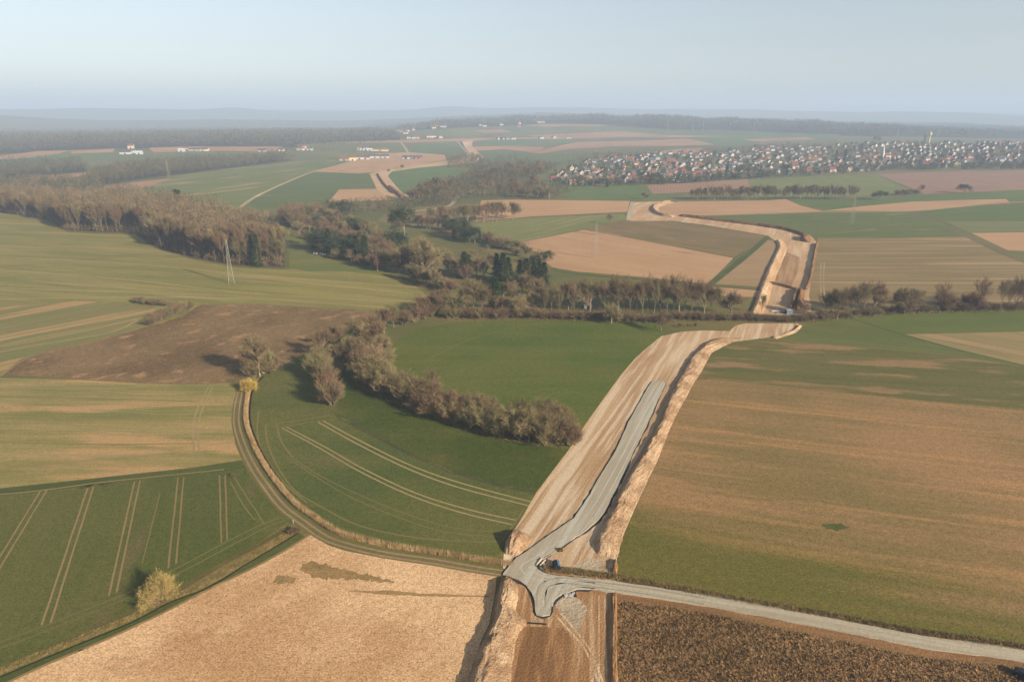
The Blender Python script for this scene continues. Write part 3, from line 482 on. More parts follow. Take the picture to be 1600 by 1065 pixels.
def bank(lp, rp_, h, label, mat=None, prof=((0,0),(.10,.45),(.20,.88),(.30,1.),(.45,.92),(.7,.5),(.88,.16),(1,0)), name='soil_bank', noise=.13, step=.9, cat='soil bank'):
    _b[0] += 1; a = wline(lp, 5); b = wline(rp_, 5)
    def res(l, k): s = np.r_[0, np.cumsum(np.hypot(*np.diff(l, axis=0).T))]; u = np.linspace(0, s[-1], k); return np.stack([np.interp(u, s, l[:,0]), np.interp(u, s, l[:,1])], 1)
    Ln = max(np.hypot(*np.diff(a, axis=0).T).sum(), np.hypot(*np.diff(b, axis=0).T).sum()); n = max(8, int(Ln/step)); m = 25
    a = res(a, n); b = res(b, n); t = np.linspace(0, 1, m); pr = np.interp(t, [p[0] for p in prof], [p[1] for p in prof])
    nz = vnoise(n, m, 100+_b[0], 5); sh = vnoise(n, m, 300+_b[0], 6)*.05
    tt = np.clip(t[None]+sh*np.sin(np.pi*t)[None], 0, 1); XY = a[:,None]*(1-tt[...,None])+b[:,None]*tt[...,None]
    u = np.linspace(0, 1, n); endf = np.minimum(1, np.minimum(u, 1-u)*n*step/ (h*2.2))**.6
    Z = h*pr[None]*endf[:,None]*(1+nz*noise)+nz*noise*.25*h*(np.sin(np.pi*t)**.6)[None]*endf[:,None]
    XY += (vnoise(n, m, 500+_b[0], 3)*.25*min(h, 1))[...,None]*np.where((t < .02) | (t > .98), 1.4, .6)[None,:,None]
    Z = np.maximum(Z, .02); Z[:,0] = -.25; Z[:,-1] = -.25; Z[0] = -.25; Z[-1] = -.25
    V = np.column_stack([XY.reshape(-1, 2), (terr(XY[...,0], XY[...,1])+Z).ravel()]); i = np.arange(n-1)[:,None]*m+np.arange(m-1)[None]; i = i.ravel()
    Fq = np.stack([i, i+1, i+m+1, i+m], 1)[:, ::-1]
    nrm = np.cross(V[Fq[0,1]]-V[Fq[0,0]], V[Fq[0,2]]-V[Fq[0,0]])
    o = mesh_obj(name, V, Fq.copy(), mat or BANK, None, True); return tag(o, label, cat, None, 'structure')
bank([(1110,531),(1090,545),(1076,561),(1061,587),(1047,613),(1036,641),(1026,667),(1013,691),(996,719),(977,751),(962,779),(948,804),(935,829),(928,846),(932,866)],
     [(1165,526),(1142,535),(1113,551),(1098,578),(1084,600),(1073,620),(1053,657),(1039,690),(1028,720),(1013,748),(1001,776),(987,806),(976,834),(969,860),(966,874)], 1.3, 'long tan soil bank along the right side of the new road')
bank([(804,826),(795,838),(790,850),(789,866)], [(836,838),(828,850),(818,862),(806,870)], 3.0, 'short soil mound left of the junction', prof=((0,0),(.12,.7),(.3,1),(.6,.8),(.85,.3),(1,0)))
bank([(790,898),(781,915),(776,940),(772,966),(766,982),(752,1006),(741,1036),(729,1070),(708,1150)], [(806,908),(812,930),(806,955),(826,972),(812,990),(806,1020),(800,1065),(790,1150)], 2.1, 'broad soil bank at the bottom beside the straw stubble', prof=((0,0),(.10,.6),(.22,1.),(.45,.85),(.75,.45),(1,0)))
bank([(1212,376),(1215,386),(1209,400),(1197,425),(1188,447),(1181,468),(1172,490)], [(1222,374),(1230,388),(1224,405),(1216,425),(1207,447),(1202,468),(1192,492)], 1.5, 'dark-sided bank left of the far earthworks', DIRTF, noise=.08, prof=((0,0),(.15,.8),(.3,1.),(.6,.6),(1,0)))
bank([(1044,315),(1022,320),(1018,328),(1028,336),(1050,340)], [(1056,316),(1034,322),(1028,328),(1036,333),(1056,337)], 2.4, 'curved bank at the brow of the earthworks', prof=((0,0),(.15,.8),(.3,1.),(.6,.6),(1,0)))
bank([(1060,338),(1100,343),(1150,349),(1190,354),(1230,361),(1262,372)], [(1063,335),(1100,339),(1150,345),(1192,350),(1235,357),(1270,369)], 2.2, 'low dark topsoil bank along the upper edge of the far earthworks', BANKD)
bank([(1250,370),(1251,376),(1257,378)], [(1262,369),(1268,374),(1266,379)], 3.6, 'small dark soil heap at the bend of the far earthworks', BANKD)
bank([(1274,380),(1270,400),(1262,440),(1256,453)], [(1279,380),(1275,400),(1268,440),(1262,453)], 1.8, 'low bank along the right edge of the far earthworks', BANKD)
bank([(1196,440),(1215,443),(1240,450),(1257,453)], [(1196,443),(1215,446),(1240,453),(1257,456)], 1.0, 'low cross bank on the far earthworks', BANKD)
bank([(1243,452),(1238,466),(1232,482)], [(1248,452),(1246,466),(1240,482)], 2.6, 'first added bank casting shade for a dark trench behind the stream crossing', BANKD)  # heap added in place of a trench, for its dark shadow
bank([(1248,453),(1244,468),(1241,484)], [(1258,453),(1257,468),(1254,486)], 2.6, 'second added bank casting shade for a dark trench behind the stream crossing', BANKD)  # another added heap, its shadow stands for the second trench
bank([(957,925),(956,960),(955,1065),(953,1150)], [(963,924),(964,960),(965,1065),(967,1150)], .75, 'straight soil lip beside the dark ploughed field', DIRT2, prof=((0,0),(.12,.85),(.3,1),(.8,.9),(1,0)), noise=.08)
bank([(958,874),(957,888),(957,900)], [(963,872),(965,888),(964,901)], .9, 'short soil lip beside the broad tan stubble', DIRT2, prof=((0,0),(.12,.85),(.3,1),(.8,.9),(1,0)), noise=.08)
bank([(1248,508),(1242,514),(1232,520),(1205,527)], [(1254,508),(1250,514),(1240,521),(1212,530)], .8, 'low soil rim at the end of the curved soil strip', BANK)
bank([(604,292),(616,302),(625,310)], [(612,290),(626,301),(636,309)], 2.5, 'small bank on the far hillside earthworks', BANKD)
bank([(588,272),(598,288),(612,302)], [(592,272),(603,288),(618,303)], 2.2, 'long narrow bank on the far hillside earthworks', BANKD)

# wheel marks pressed into the new gravel
MK = FM('wheel_mark_gravel', (182,172,150), (168,158,138), streak=.5, spk=.14, spks=2.5); MK2 = FM('pale_wheel_mark', (214,206,186), (200,190,170), streak=.5, spk=.14, spks=2.5)
for i, (pl, mt) in enumerate(((([(1030,612),(998,672),(976,715),(956,752),(936,788),(908,824),(868,856),(838,876),(820,888),(838,902),(880,910),(930,916)]), MK2), (([(845,950),(846,930),(852,915),(880,908),(930,914),(1000,923),(1100,940)]), MK), (([(856,948),(858,932),(868,920),(900,914),(960,920)]), MK2))):
    ln = wline(pl, 4)
    for o_ in (-.95, .95): slab('wheel_marks', ribbon(offs(ln, o_), .38)+0., mt, .304, f'{"darker" if mt is MK else "paler"} wheel marks along the new gravel road', 'wheel marks', -.296)

# ------------------------------------------------------------------ trees
def rv(r): v = r.normal(size=3); return v/np.linalg.norm(v)
def grow(r, mb, tips, p, d, ln, rad, depth, md, spread, up, kids):
    seg = 3 if depth < 2 else 2; pts = [np.array(p)]; dd = np.array(d)
    for i in range(seg):
        dd = dd+rv(r)*(.12 if depth else .05)+np.array([0, 0, up*.25]); dd /= np.linalg.norm(dd); pts.append(pts[-1]+dd*ln/seg)
    re = rad*.5
    for i in range(seg):
        mb.bar(pts[i], pts[i+1], rad+(re-rad)*i/seg, rad+(re-rad)*(i+1)/seg, 5 if depth < 2 else 3, False)
    if depth >= md-1: tips.append((pts[0], pts[-1], dd))
    if depth == md: return
    nk = kids[depth]
    for k in range(nk):
        t = (.35+.65*(k+.5)/nk) if depth else (.3+.7*(k+.6)/nk); q = pts[0]+(pts[-1]-pts[0])*min(t, 1)
        i = min(int(t*seg), seg-1); q = pts[i]+(pts[i+1]-pts[i])*(t*seg-i)
        sd_ = rv(r); sd_ -= dd*(sd_@dd); sd_ /= np.linalg.norm(sd_)+1e-6; ang = spread*(1.15-.5*t)*r.uniform(.75, 1.2)
        nd = dd*math.cos(ang)+sd_*math.sin(ang); nd[2] += up*.3; nd /= np.linalg.norm(nd)
        grow(r, mb, tips, q, nd, ln*r.uniform(.52, .74)*(1.12-.35*t*(depth == 0)), max(re*1.05*(1-.3*t)+.01, .012), depth+1, md, spread, up, kids)
def slivers(S, D, ln, wd, r):
    U = np.cross(D, r.normal(size=D.shape)); U /= np.linalg.norm(U, axis=1)[:,None]
    V = np.stack([S-U*wd[:,None]/2, S+U*wd[:,None]/2, S+D*ln[:,None]], 1); return V.reshape(-1, 3), np.arange(len(S)*3).reshape(-1, 3)
def twigs(r, tips, n, l, w_, sp=.7, up=.25):
    k = r.randint(0, len(tips), n); a = np.array([tips[i][0] for i in k]); b = np.array([tips[i][1] for i in k]); d = np.array([tips[i][2] for i in k])
    t = r.uniform(.15, 1, n)[:,None]; S = a+(b-a)*t; D = d+r.normal(size=(n, 3))*sp; D[:,2] += up; D /= np.linalg.norm(D, axis=1)[:,None]
    ln = r.uniform(.5, 1.1, n)*l; wd = np.full(n, w_)*r.uniform(.7, 1.3, n)
    V1, F1 = slivers(S, D, ln, wd, r)
    # side shoots
    S2 = S+D*(ln*r.uniform(.3, .9, n))[:,None]; D2 = D+r.normal(size=(n, 3))*.8; D2[:,2] += up; D2 /= np.linalg.norm(D2, axis=1)[:,None]
    V2, F2 = slivers(S2, D2, ln*.55, wd*.8, r); return np.concatenate([V1, V2]), np.concatenate([F1, F2+len(V1)])
BARK = plain('bark', (150,134,108), (116,102,82), 3, k=.78, rnd=.15, var='obj')
BARKD = plain('dark_bark', (124,110,90), (98,86,70), 3, k=.72, rnd=.15, var='obj')
TW = {'brown': plain('brown_twigs', (132,113,86), (112,96,73), .6, k=.82, rnd=.2, var='obj'), 'buff': plain('buff_twigs', (146,128,94), (124,108,82), .6, k=.78, rnd=.18, var='obj'),
      'gold': plain('golden_twigs', (190,164,104), (160,138,86), .6, k=.8, rnd=.05, var='obj'), 'red': plain('reddish_twigs', (132,107,84), (110,91,72), .6, k=.8, rnd=.18, var='obj'), 'yel': plain('yellow_twigs', (206,176,92), (180,150,80), .6, k=.85, var='obj')}
NEED = plain('conifer_needles', (58,76,50), (44,60,44), 1.2, k=.7, rnd=.22, var='obj')
PROT = {}
def store(name, mb, V, Fs, barkm, crm):
    a = mb.build('trunk', barkm); b = mesh_obj('crown', V, Fs, crm); PROT[name] = (a.data, b.data); bpy.data.objects.remove(a); bpy.data.objects.remove(b)
def norm10(mb, V, H=10.):
    z = max(V[:,2].max(), 1e-3); k = H/z; mb.v = [tuple(np.array(p)*k) for p in mb.v]; return V*k
def mk_tree(name, seed, col, spread=.75, up=.35, kids=(8,5,4), trunk=4.2, rad=.2, n=3800, l=1.0, w_=.035, sp=.55):
    r = np.random.RandomState(seed); mb = MB(); tips = []; grow(r, mb, tips, (0,0,-.2), (0,0,1), trunk, rad, 0, 3, spread, up, kids)
    V, Fs = twigs(r, tips, n, l, w_, sp); V = norm10(mb, V); store(name, mb, V, Fs, BARKD if name.startswith('forest') else BARK, TW[col])
def mk_bush(name, seed, col, stems=14, spread=.75, n=6500, l=1.3, w_=.05, up=.3, low=.12, bark=None):
    r = np.random.RandomState(seed); mb = MB(); tips = []
    for i in range(stems):
        a = r.uniform(0, 6.28); s = r.uniform(.1, spread); d = np.array([math.cos(a)*math.sin(s), math.sin(a)*math.sin(s), math.cos(s)]); p = np.array([math.cos(a), math.sin(a), 0])*r.uniform(0, .7)
        grow(r, mb, tips, p-d*.2, d, r.uniform(3.2, 4.6), .10, 1, 3, .6, up, (0,5,4))
    V, Fs = twigs(r, tips, n, l, w_, .6, .2); V = norm10(mb, V); store(name, mb, V, Fs, bark or BARK, TW[col])
mk_tree('broad1', 1, 'brown'); mk_tree('broad2', 2, 'brown', .85, .3, (9,5,4)); mk_tree('broad3', 3, 'buff', .7, .4, (9,5,4), n=4300); mk_tree('broad4', 12, 'buff', .95, .25, (8,6,4), 3.4, n=4600)
mk_tree('tall1', 4, 'brown', .5, .5, (12,4,3), 7.5, .12, 3800, .9, .04); mk_tree('tall2', 5, 'red', .6, .35, (13,4,3), 7.5, .12, 3800, .9, .04); mk_tree('tall3', 6, 'brown', .55, .4, (10,4,3), 6.5, .12, 3200, .9, .035)
mk_tree('forest1', 7, 'brown', .5, .6, (9,5,3), 6.2, .12, 5000, 1.0, .05); mk_tree('forest2', 8, 'buff', .55, .55, (9,5,3), 6, .12, 5000, 1.0, .05); mk_tree('forest3', 9, 'red', .5, .55, (9,5,3), 6.4, .12, 5000, 1.0, .05)
mk_tree('open1', 10, 'brown', .9, .2, (8,5,4), 3.8, .17, 2600, .8, .035)
mk_bush('bush1', 20, 'buff'); mk_bush('bush2', 21, 'brown', 16, .9); mk_bush('bush3', 22, 'red', 16, .8, 6000); mk_bush('bush4', 23, 'buff', 20, .65, 7500, 1.1)
mk_bush('gold', 24, 'gold', 26, 1.15, 7500, 1.5, .05, .45); mk_bush('ball', 25, 'yel', 26, 1.2, 8000, 1.1, .07, .1)
def mk_conifer(name, seed, lv=34, base=.02, wid=2.1, nb=9, drop=-.25):
    r = np.random.RandomState(seed); mb = MB(); mb.bar((0,0,-.2), (0,0,9.8), .17, .03, 6); S = []; D = []; Ls = []; W = []
    for i in range(lv):
        t = (i+r.uniform(-.3, .3))/lv; z = 10*(base+(1-base)*max(t, 0)); ln = wid*(1-t)**.85*(.75+.25*math.sin(i*1.7))+.12
        for k in range(nb):
            a = r.uniform(0, 6.28); L_ = ln*r.uniform(.6, 1.15); dr = drop+r.uniform(-.1, .15)+t*.5; d = np.array([math.cos(a), math.sin(a), dr]); d /= np.linalg.norm(d)
            mb.bar((0,0,z), tuple(np.array([0,0,z])+d*L_*.9), .03, .01, 3, False)
            for q in range(18):
                u = r.uniform(.12, 1)**.8; S.append(np.array([0,0,z])+d*L_*u); e = d*.6+r.normal(size=3)*.5; e[2] -= .15; D.append(e/np.linalg.norm(e)); Ls.append(r.uniform(.25, .55)); W.append(r.uniform(.07, .14))
    V, Fs = slivers(np.array(S), np.array(D), np.array(Ls), np.array(W), r); store(name, mb, V, Fs, BARK, NEED)
mk_conifer('spruce1', 30); mk_conifer('spruce2', 31, 30, .05, 1.7, 8)
def mk_pine(name, seed):
    r = np.random.RandomState(seed); mb = MB(); tips = []; grow(r, mb, tips, (0,0,-.2), (0,0,1), 5.5, .2, 0, 3, .95, .15, (10,4,4))
    n = 7000; k = r.randint(0, len(tips), n); S = np.array([tips[i][1] for i in k])+r.normal(size=(n, 3))*.32; D = r.normal(size=(n, 3)); D /= np.linalg.norm(D, axis=1)[:,None]
    V, Fs = slivers(S, D, r.uniform(.2, .45, n), r.uniform(.08, .16, n), r); V = norm10(mb, V); store(name, mb, V, Fs, BARK, NEED)
mk_pine('pine1', 40); mk_pine('pine2', 41)
def put(proto, x, y, h, name, label, cat='tree', group=None, wide=1., z=None):
    s = h/10.; o = empty(name, x, y, T(x, y) if z is None else z, random.uniform(0, 6.28), (s*wide, s*wide, s)); tag(o, label, cat, group); a, b = PROT[proto]
    for nm, me in (('trunk', a), ('crown', b)):
        c = bpy.data.objects.new(nm, me); C.objects.link(c); c.parent = o
    return o
def putpx(proto, px, py, hp, name, label, cat='tree', group=None, wide=1.):
    x, y = P(px, py); return put(proto, x, y, hpx(hp, px, py), name, label, cat, group, wide)
ORD = ['first','second','third','fourth','fifth','sixth','seventh','eighth','ninth','tenth','eleventh','twelfth','thirteenth','fourteenth','fifteenth','sixteenth','seventeenth','eighteenth','nineteenth','twentieth','twenty-first','twenty-second','twenty-third','twenty-fourth','twenty-fifth','twenty-sixth','twenty-seventh','twenty-eighth','twenty-ninth','thirtieth','thirty-first','thirty-second','thirty-third','thirty-fourth','thirty-fifth','thirty-sixth','thirty-seventh','thirty-eighth','thirty-ninth','fortieth','forty-first','forty-second']
def row(lst, kinds, name, desc, group, cat='tree', wide=(.9, 1.15)):
    lst = sorted(lst, key=lambda q: q[0])
    for i, q in enumerate(lst):
        k = q[3] if len(q) > 3 else kinds[i % len(kinds)]
        putpx(k, q[0], q[1], q[2], name, f'{ORD[i % 42]} {desc} from the left', cat, group, random.uniform(*wide))
def along(pl, n, h, jit=3, hj=.2):
    l = smooth(pl, 8); s = np.r_[0, np.cumsum(np.hypot(*np.diff(l, axis=0).T))]; u = (np.arange(n)+.5)/n*s[-1]
    return [(float(np.interp(t, s, l[:,0])+random.uniform(-jit, jit)), float(np.interp(t, s, l[:,1])+random.uniform(-jit*.35, jit*.35)), h*random.uniform(1-hj, 1+hj)) for t in u]
# lone trees
putpx('gold', 251, 940, 36, 'golden_bush', 'straw-yellow many-stemmed willow bush beside the lower left ditch', 'bush', None, 1.15)
putpx('ball', 391, 611, 21, 'pollard_willow', 'small round yellow tree beside the top of the farm track', 'tree', None, .85)
putpx('broad3', 406, 588, 66, 'bare_tree', 'large lone fan-shaped bare tree behind the small yellow tree', 'tree', None, 1.15)
putpx('bush1', 398, 588, 34, 'bare_shrub', 'low buff shrub at the foot of the large lone bare tree', 'bush', None, 1.2)
putpx('bush1', 414, 583, 38, 'bare_shrub', 'buff shrub just right of the large lone bare tree', 'bush', None, 1.1)
putpx('open1', 1033, 517, 38, 'bare_tree', 'lone bare tree on the green field left of the soil strip', 'tree', None, 1.)
putpx('broad4', 955, 505, 36, 'bare_tree', 'round buff bare tree at the upper edge of the lush green field', 'tree', None, 1.1)
putpx('open1', 952, 350, 20, 'bare_tree', 'slim bare tree on the field corner behind the middle pylon', 'tree', None, .8)
putpx('pine1', 1374, 312, 13, 'round_tree', 'round dark lone tree on the right green field, left of two', 'tree', None, 1.9)
putpx('pine2', 1507, 302, 12, 'round_tree', 'round dark lone tree on the right green field, right of two', 'tree', None, 1.9)
putpx('tall1', 1439, 303, 13, 'bare_tree', 'dense bare tree at the tip of the tramlined green field', 'tree', None, 1.5)
putpx('broad1', 804, 340, 19, 'bare_tree', 'bare tree standing before the tan field left of the brow', 'tree', None, 1.2)
putpx('broad2', 1007, 311, 12, 'bare_tree', 'dark bare tree on the green field below the village', 'tree', None, 1.6)
putpx('broad1', 628, 265, 8, 'bare_tree', 'lone tree beside the barn field on the far hillside', 'tree', None, 1.6)
putpx('bush2', 607, 268, 4, 'bare_shrub', 'lone shrub beside the far hillside earthworks', 'bush', None, 1.4)
# S-shaped hedge
row([(430,578,26,'bush3'),(423,583,20,'bush2')], (), 'bare_shrub', 'low shrub beside the fallow field corner', 'shrubs beside the fallow field corner', 'bush')
row([(504,575,40,'broad4'),(499,588,44,'bush1'),(508,603,42,'bush1'),(513,620,40,'bush3'),(519,634,44,'bush4'),(506,556,46,'broad2'),(525,628,34,'bush3')], (), 'hedge_tree', 'bare tree of the short clump on the green field', 'clump on the green field', 'tree')
row([(523,548,40,'broad1'),(538,540,34,'broad2'),(555,533,44,'open1'),(557,560,38,'bush2'),(545,556,34,'broad4'),(572,545,46,'broad4'),(584,530,44,'broad2'),(600,520,40,'broad1'),(615,512,36,'broad3'),(632,508,30,'bush3'),(648,503,30,'bush3'),(664,498,30,'bush1'),(590,548,48,'broad3'),(596,562,46,'broad4'),(530,562,28,'bush2'),(676,494,32,'bush3')], (), 'hedge_tree', 'bare tree of the hedge bend above the dark meadow', 'trees of the hedge bend', 'tree')
row([(578,575,44,'bush4'),(572,592,40,'bush1'),(585,606,46,'bush2'),(600,600,40,'broad3'),(608,616,46,'bush1'),(622,616,40,'bush3'),(634,628,46,'bush4'),(648,626,44,'broad2'),(660,640,42,'bush2'),(675,640,48,'broad3'),(684,652,44,'bush1'),(697,646,40,'bush2'),(710,660,44,'bush4'),(722,655,46,'bush2'),(735,668,46,'bush1'),(748,662,50,'broad3'),(760,675,46,'bush4'),(770,664,46,'broad4'),(783,682,48,'bush1'),(798,672,40,'bush3'),(810,686,52,'bush4'),(826,690,54,'broad3'),(838,684,48,'bush2'),(852,694,52,'bush1'),(866,688,48,'bush2'),(878,694,46,'bush3'),(890,696,38,'bush2'),(812,668,52,'tall3'),(836,668,48,'tall3'),(862,670,50,'broad4'),(884,678,44,'broad4'),(676,622,50,'tall3'),(590,590,48,'broad4'),(565,580,36,'bush1')], (), 'hedge_shrub', 'shrub of the long hedge between lush field and dark meadow', 'shrubs of the long hedge', 'shrub', (1.05, 1.35))
# stream trees
row([(850,492,40),(862,486,47),(874,490,45),(888,484,47),(897,490,52),(910,482,50),(922,487,54),(934,482,47),(946,488,52),(958,483,57),(966,488,54),(975,483,54),(984,489,52),(994,484,50),(1004,490,57),(1012,484,59),(1022,490,52),(1031,485,52),(1042,490,59),(1052,485,59),(1060,491,54),(1070,486,54),(1080,491,54),(1090,486,50),(1100,491,52),(1110,487,45),(1120,492,47),(1142,492,40),(1190,490,31),(1252,505,35)], ('tall1','tall2','tall3','broad1','tall2','tall1','broad2'), 'alder', 'bare alder in the stream row', 'alders along the stream', 'tree', (.85, 1.2))
row(along([(696,497),(740,497),(790,497),(840,496)], 14, 17), ('bush3','bush2','bush1'), 'stream_shrub', 'reddish shrub left in the stream thicket below the conifers', 'shrubs below the conifers', 'shrub', (1.2, 1.6))
row(along([(840,497),(880,498),(930,499),(980,502),(1040,503)], 22, 13), ('bush3','bush2','bush3'), 'stream_shrub', 'reddish shrub at the foot of the alder row', 'shrubs below the alders', 'shrub', (1.3, 1.7))
row(along([(1045,499),(1100,500),(1150,500),(1200,501),(1260,502)], 18, 12), ('bush3','bush2'), 'stream_shrub', 'low shrub between alder row and stream crossing', 'low shrubs near the crossing', 'shrub', (1.4, 1.9))
row([(1062,511,7),(1074,510,6),(1086,510,7)], ('bush3',), 'stream_shrub', 'tiny shrub on the grass above the soil strip', 'tiny shrubs on the grass', 'shrub')
row([(1288,494,36,'tall3'),(1298,496,42,'tall2'),(1308,498,44,'broad1'),(1318,492,40,'tall2'),(1328,492,44,'tall1'),(1338,494,48,'tall2'),(1348,492,50,'tall1'),(1364,489,46,'broad3'),(1404,488,36,'broad1'),(1412,490,40,'broad4'),(1428,486,32,'broad1'),(1468,485,40,'tall2'),(1476,484,28,'bush2'),(1517,484,28,'bush3'),(1528,483,44,'tall2'),(1562,484,40,'tall1'),(1576,483,42,'tall2'),(1586,484,44,'tall1'),(1596,483,42,'tall2'),(1610,483,42,'tall1')], (), 'alder', 'bare alder in the right stream row', 'alders along the right stream', 'tree', (1., 1.3))
row(along([(1265,500),(1320,496),(1380,490),(1440,487),(1520,484),(1600,483)], 30, 11), ('bush2','bush3','bush1'), 'stream_shrub', 'low shrub along the right stream bank', 'low shrubs along the right stream', 'shrub', (1.3, 2.))
# valley wood
row([(668,492,36,'bush3'),(678,494,40,'broad2'),(686,488,38,'broad1'),(712,490,36,'broad4'),(726,488,38,'broad3'),(740,486,56,'broad3'),(752,488,40,'broad1'),(765,484,40,'tall1'),(784,488,30,'broad4'),(786,466,30,'broad2'),(812,494,38,'broad4'),(834,488,34,'broad1'),(845,480,36,'broad2'),(816,458,36,'broad2'),(826,462,34,'broad1'),(800,470,36,'broad2'),(846,462,30,'broad1'),(838,470,36,'broad3')], (), 'valley_tree', 'bare tree in the valley wood below the spruces', 'bare trees below the spruces', 'tree', (1.1, 1.35))
row([(650,432,58,'broad3'),(662,434,66,'broad3'),(670,430,52,'broad4'),(700,424,34,'broad3'),(708,428,30,'broad4'),(745,430,34,'broad4'),(756,436,30,'broad1'),(640,428,46,'broad1'),(684,446,24,'bush1'),(694,452,22,'bush4'),(704,458,26,'bush3'),(768,420,26,'broad1'),(728,436,26,'bush2')], (), 'valley_tree', 'bare tree in the middle of the valley', 'bare trees mid valley', 'tree', (1., 1.25))
row([(726,434,40,'spruce1'),(732,430,32,'spruce2'),(776,440,44,'spruce1'),(786,442,46,'spruce1'),(794,440,38,'spruce2'),(774,484,50,'spruce2'),(812,436,30,'spruce1'),(822,438,34,'spruce1'),(834,446,38,'spruce1'),(842,450,42,'spruce1'),(850,448,38,'spruce1'),(852,414,24,'pine1'),(806,448,26,'pine1')], (), 'spruce', 'dark spruce of the valley group', 'dark spruces in the valley', 'conifer', (1.5, 2.1))
row([(702,368,24),(710,372,28),(718,374,28),(726,376,26),(734,378,26),(742,380,26),(750,380,20),(722,368,26),(706,362,22)], ('pine1','pine2','spruce1'), 'pine', 'dark pine of the block behind the shaded meadow', 'dark pine block', 'conifer', (1.1, 1.4))
row([(492,388,22,'spruce2'),(498,392,26,'pine1'),(507,392,36,'pine1'),(514,393,34,'spruce1'),(519,398,22,'pine2'),(533,398,30,'pine1'),(542,402,28,'pine2'),(557,406,36,'spruce1'),(571,412,42,'spruce1')], (), 'spruce', 'dark spruce at the left wood edge', 'dark spruces at the left wood edge', 'conifer', (1.6, 2.3))
row([(540,366,26,'pine1'),(550,368,28,'pine2'),(560,370,30,'pine1'),(566,372,26,'pine2'),(533,346,34,'pine1'),(632,370,48,'pine2'),(614,392,32,'pine1'),(622,396,34,'pine2'),(396,414,44,'spruce1'),(404,416,46,'spruce2'),(279,335,34,'spruce2'),(284,336,34,'spruce1'),(678,301,22,'spruce1'),(682,302,20,'spruce2')], (), 'pine', 'scattered dark evergreen of the left valley', 'scattered evergreens', 'conifer', (1.1, 1.4))
vl = []
rr_ = np.random.RandomState(5)
def scatter(poly, n, h, kinds, hj=.2, md=4.5):
    p = np.array(poly, float); out = []; tries = 0
    while len(out) < n and tries < 20000:
        tries += 1; x = rr_.uniform(p[:,0].min(), p[:,0].max()); y = rr_.uniform(p[:,1].min(), p[:,1].max())
        if not inpoly(p, np.array([x]), np.array([y]))[0]: continue
        if any((x-a[0])**2+((y-a[1])*2)**2 < md*md for a in out): continue
        out.append((x, y, h*rr_.uniform(1-hj, 1+hj), kinds[rr_.randint(len(kinds))]))
    return out
BR = ('broad1','broad2','broad3','forest1','forest2','forest3','bush2')
row(scatter([(440,340),(480,336),(530,348),(570,362),(600,378),(600,396),(560,392),(510,382),(475,378),(455,366)], 40, 26, BR), (), 'valley_tree', 'brown tree of the left valley wood', 'brown trees of the left valley wood', 'tree', (1.1, 1.4))
row([(484,388,26,'broad3'),(479,382,24,'broad1'),(526,404,18,'bush2'),(549,410,22,'broad1'),(563,416,20,'bush3'),(580,420,24,'broad3'),(590,424,22,'broad1')], (), 'valley_tree', 'brown tree standing before the left spruces', 'brown trees before the left spruces', 'tree', (1.0, 1.3))
row(scatter([(560,392),(610,396),(640,416),(680,450),(670,462),(640,440),(600,420),(570,408)], 32, 28, BR), (), 'valley_tree', 'brown tree of the wood above the hill field tip', 'brown trees above the hill field tip', 'tree', (1.1, 1.4))
row([(672+i*7.5+random.uniform(-2,2), 352-i*.45+random.uniform(-1,1), 29*random.uniform(.85,1.15)) for i in range(19)], ('tall1','tall3','broad1'), 'row_tree', 'bare tree in the row before the tan field', 'row before the tan field', 'tree', (.9, 1.2))
row([(655+i*6+random.uniform(-2,2), 356+i*.6+random.uniform(-1,1), 24*random.uniform(.85,1.15)) for i in range(9)], ('broad3','broad1'), 'row_tree', 'buff tree left of the dark pine block', 'trees left of the pine block', 'tree', (.9, 1.2))
row(scatter([(752,372),(790,382),(820,396),(846,408),(838,414),(800,398),(760,382)], 18, 17, ('broad3','bush1','broad4')), (), 'valley_tree', 'buff tree along the tan field edge', 'buff trees along the tan field edge', 'tree', (1.1, 1.4))
row([(762,392,12),(740,402,14),(750,398,12),(756,412,14)], ('broad4','open1'), 'orchard_tree', 'small orchard tree on the shaded meadow', 'orchard trees on the shaded meadow', 'tree', (1.1,1.4))
row([(1082+i*6.8+random.uniform(-2,2), 312.5-i*.03+random.uniform(-.7,.7), (20 if i < 38 else 12)*random.uniform(.8,1.15)) for i in range(38)], ('tall3','broad3','forest2','forest1'), 'row_tree', 'bare tree in the row below the village fields', 'row below the village fields', 'tree', (1., 1.4))
row([(1402+i*7, 305-i*.3, 8) for i in range(5)], ('bush2','broad1'), 'row_tree', 'small tree beside the pinkish field', 'small trees beside the pinkish field', 'tree', (1.2,1.6))
row([(850+x, 322, h_, 'broad1') for x, h_ in ((-45,0.1),)][:0]+[(868,308,9),(856,309,10),(846,310,12),(836,309,14),(824,309,16)], ('broad2','broad1'), 'valley_tree', 'dull tree left of the village green', 'dull trees left of the green', 'tree', (1.2,1.6))
row(scatter([(640,318),(660,302),(690,296),(715,288),(720,300),(700,318)], 26, 20, ('forest1','forest2','broad3','forest3')), (), 'valley_tree', 'bare tree below the middle green hillside', 'trees below the green hillside', 'tree', (1.2, 1.6))
row(scatter([(745,300),(750,280),(780,268),(850,262),(860,272),(820,286),(860,296),(860,312),(800,314),(760,312)], 40, 17, ('forest1','forest2','broad3','forest3')), (), 'valley_tree', 'bare tree of the side valley left of the village', 'trees of the side valley', 'tree', (1.2, 1.6))
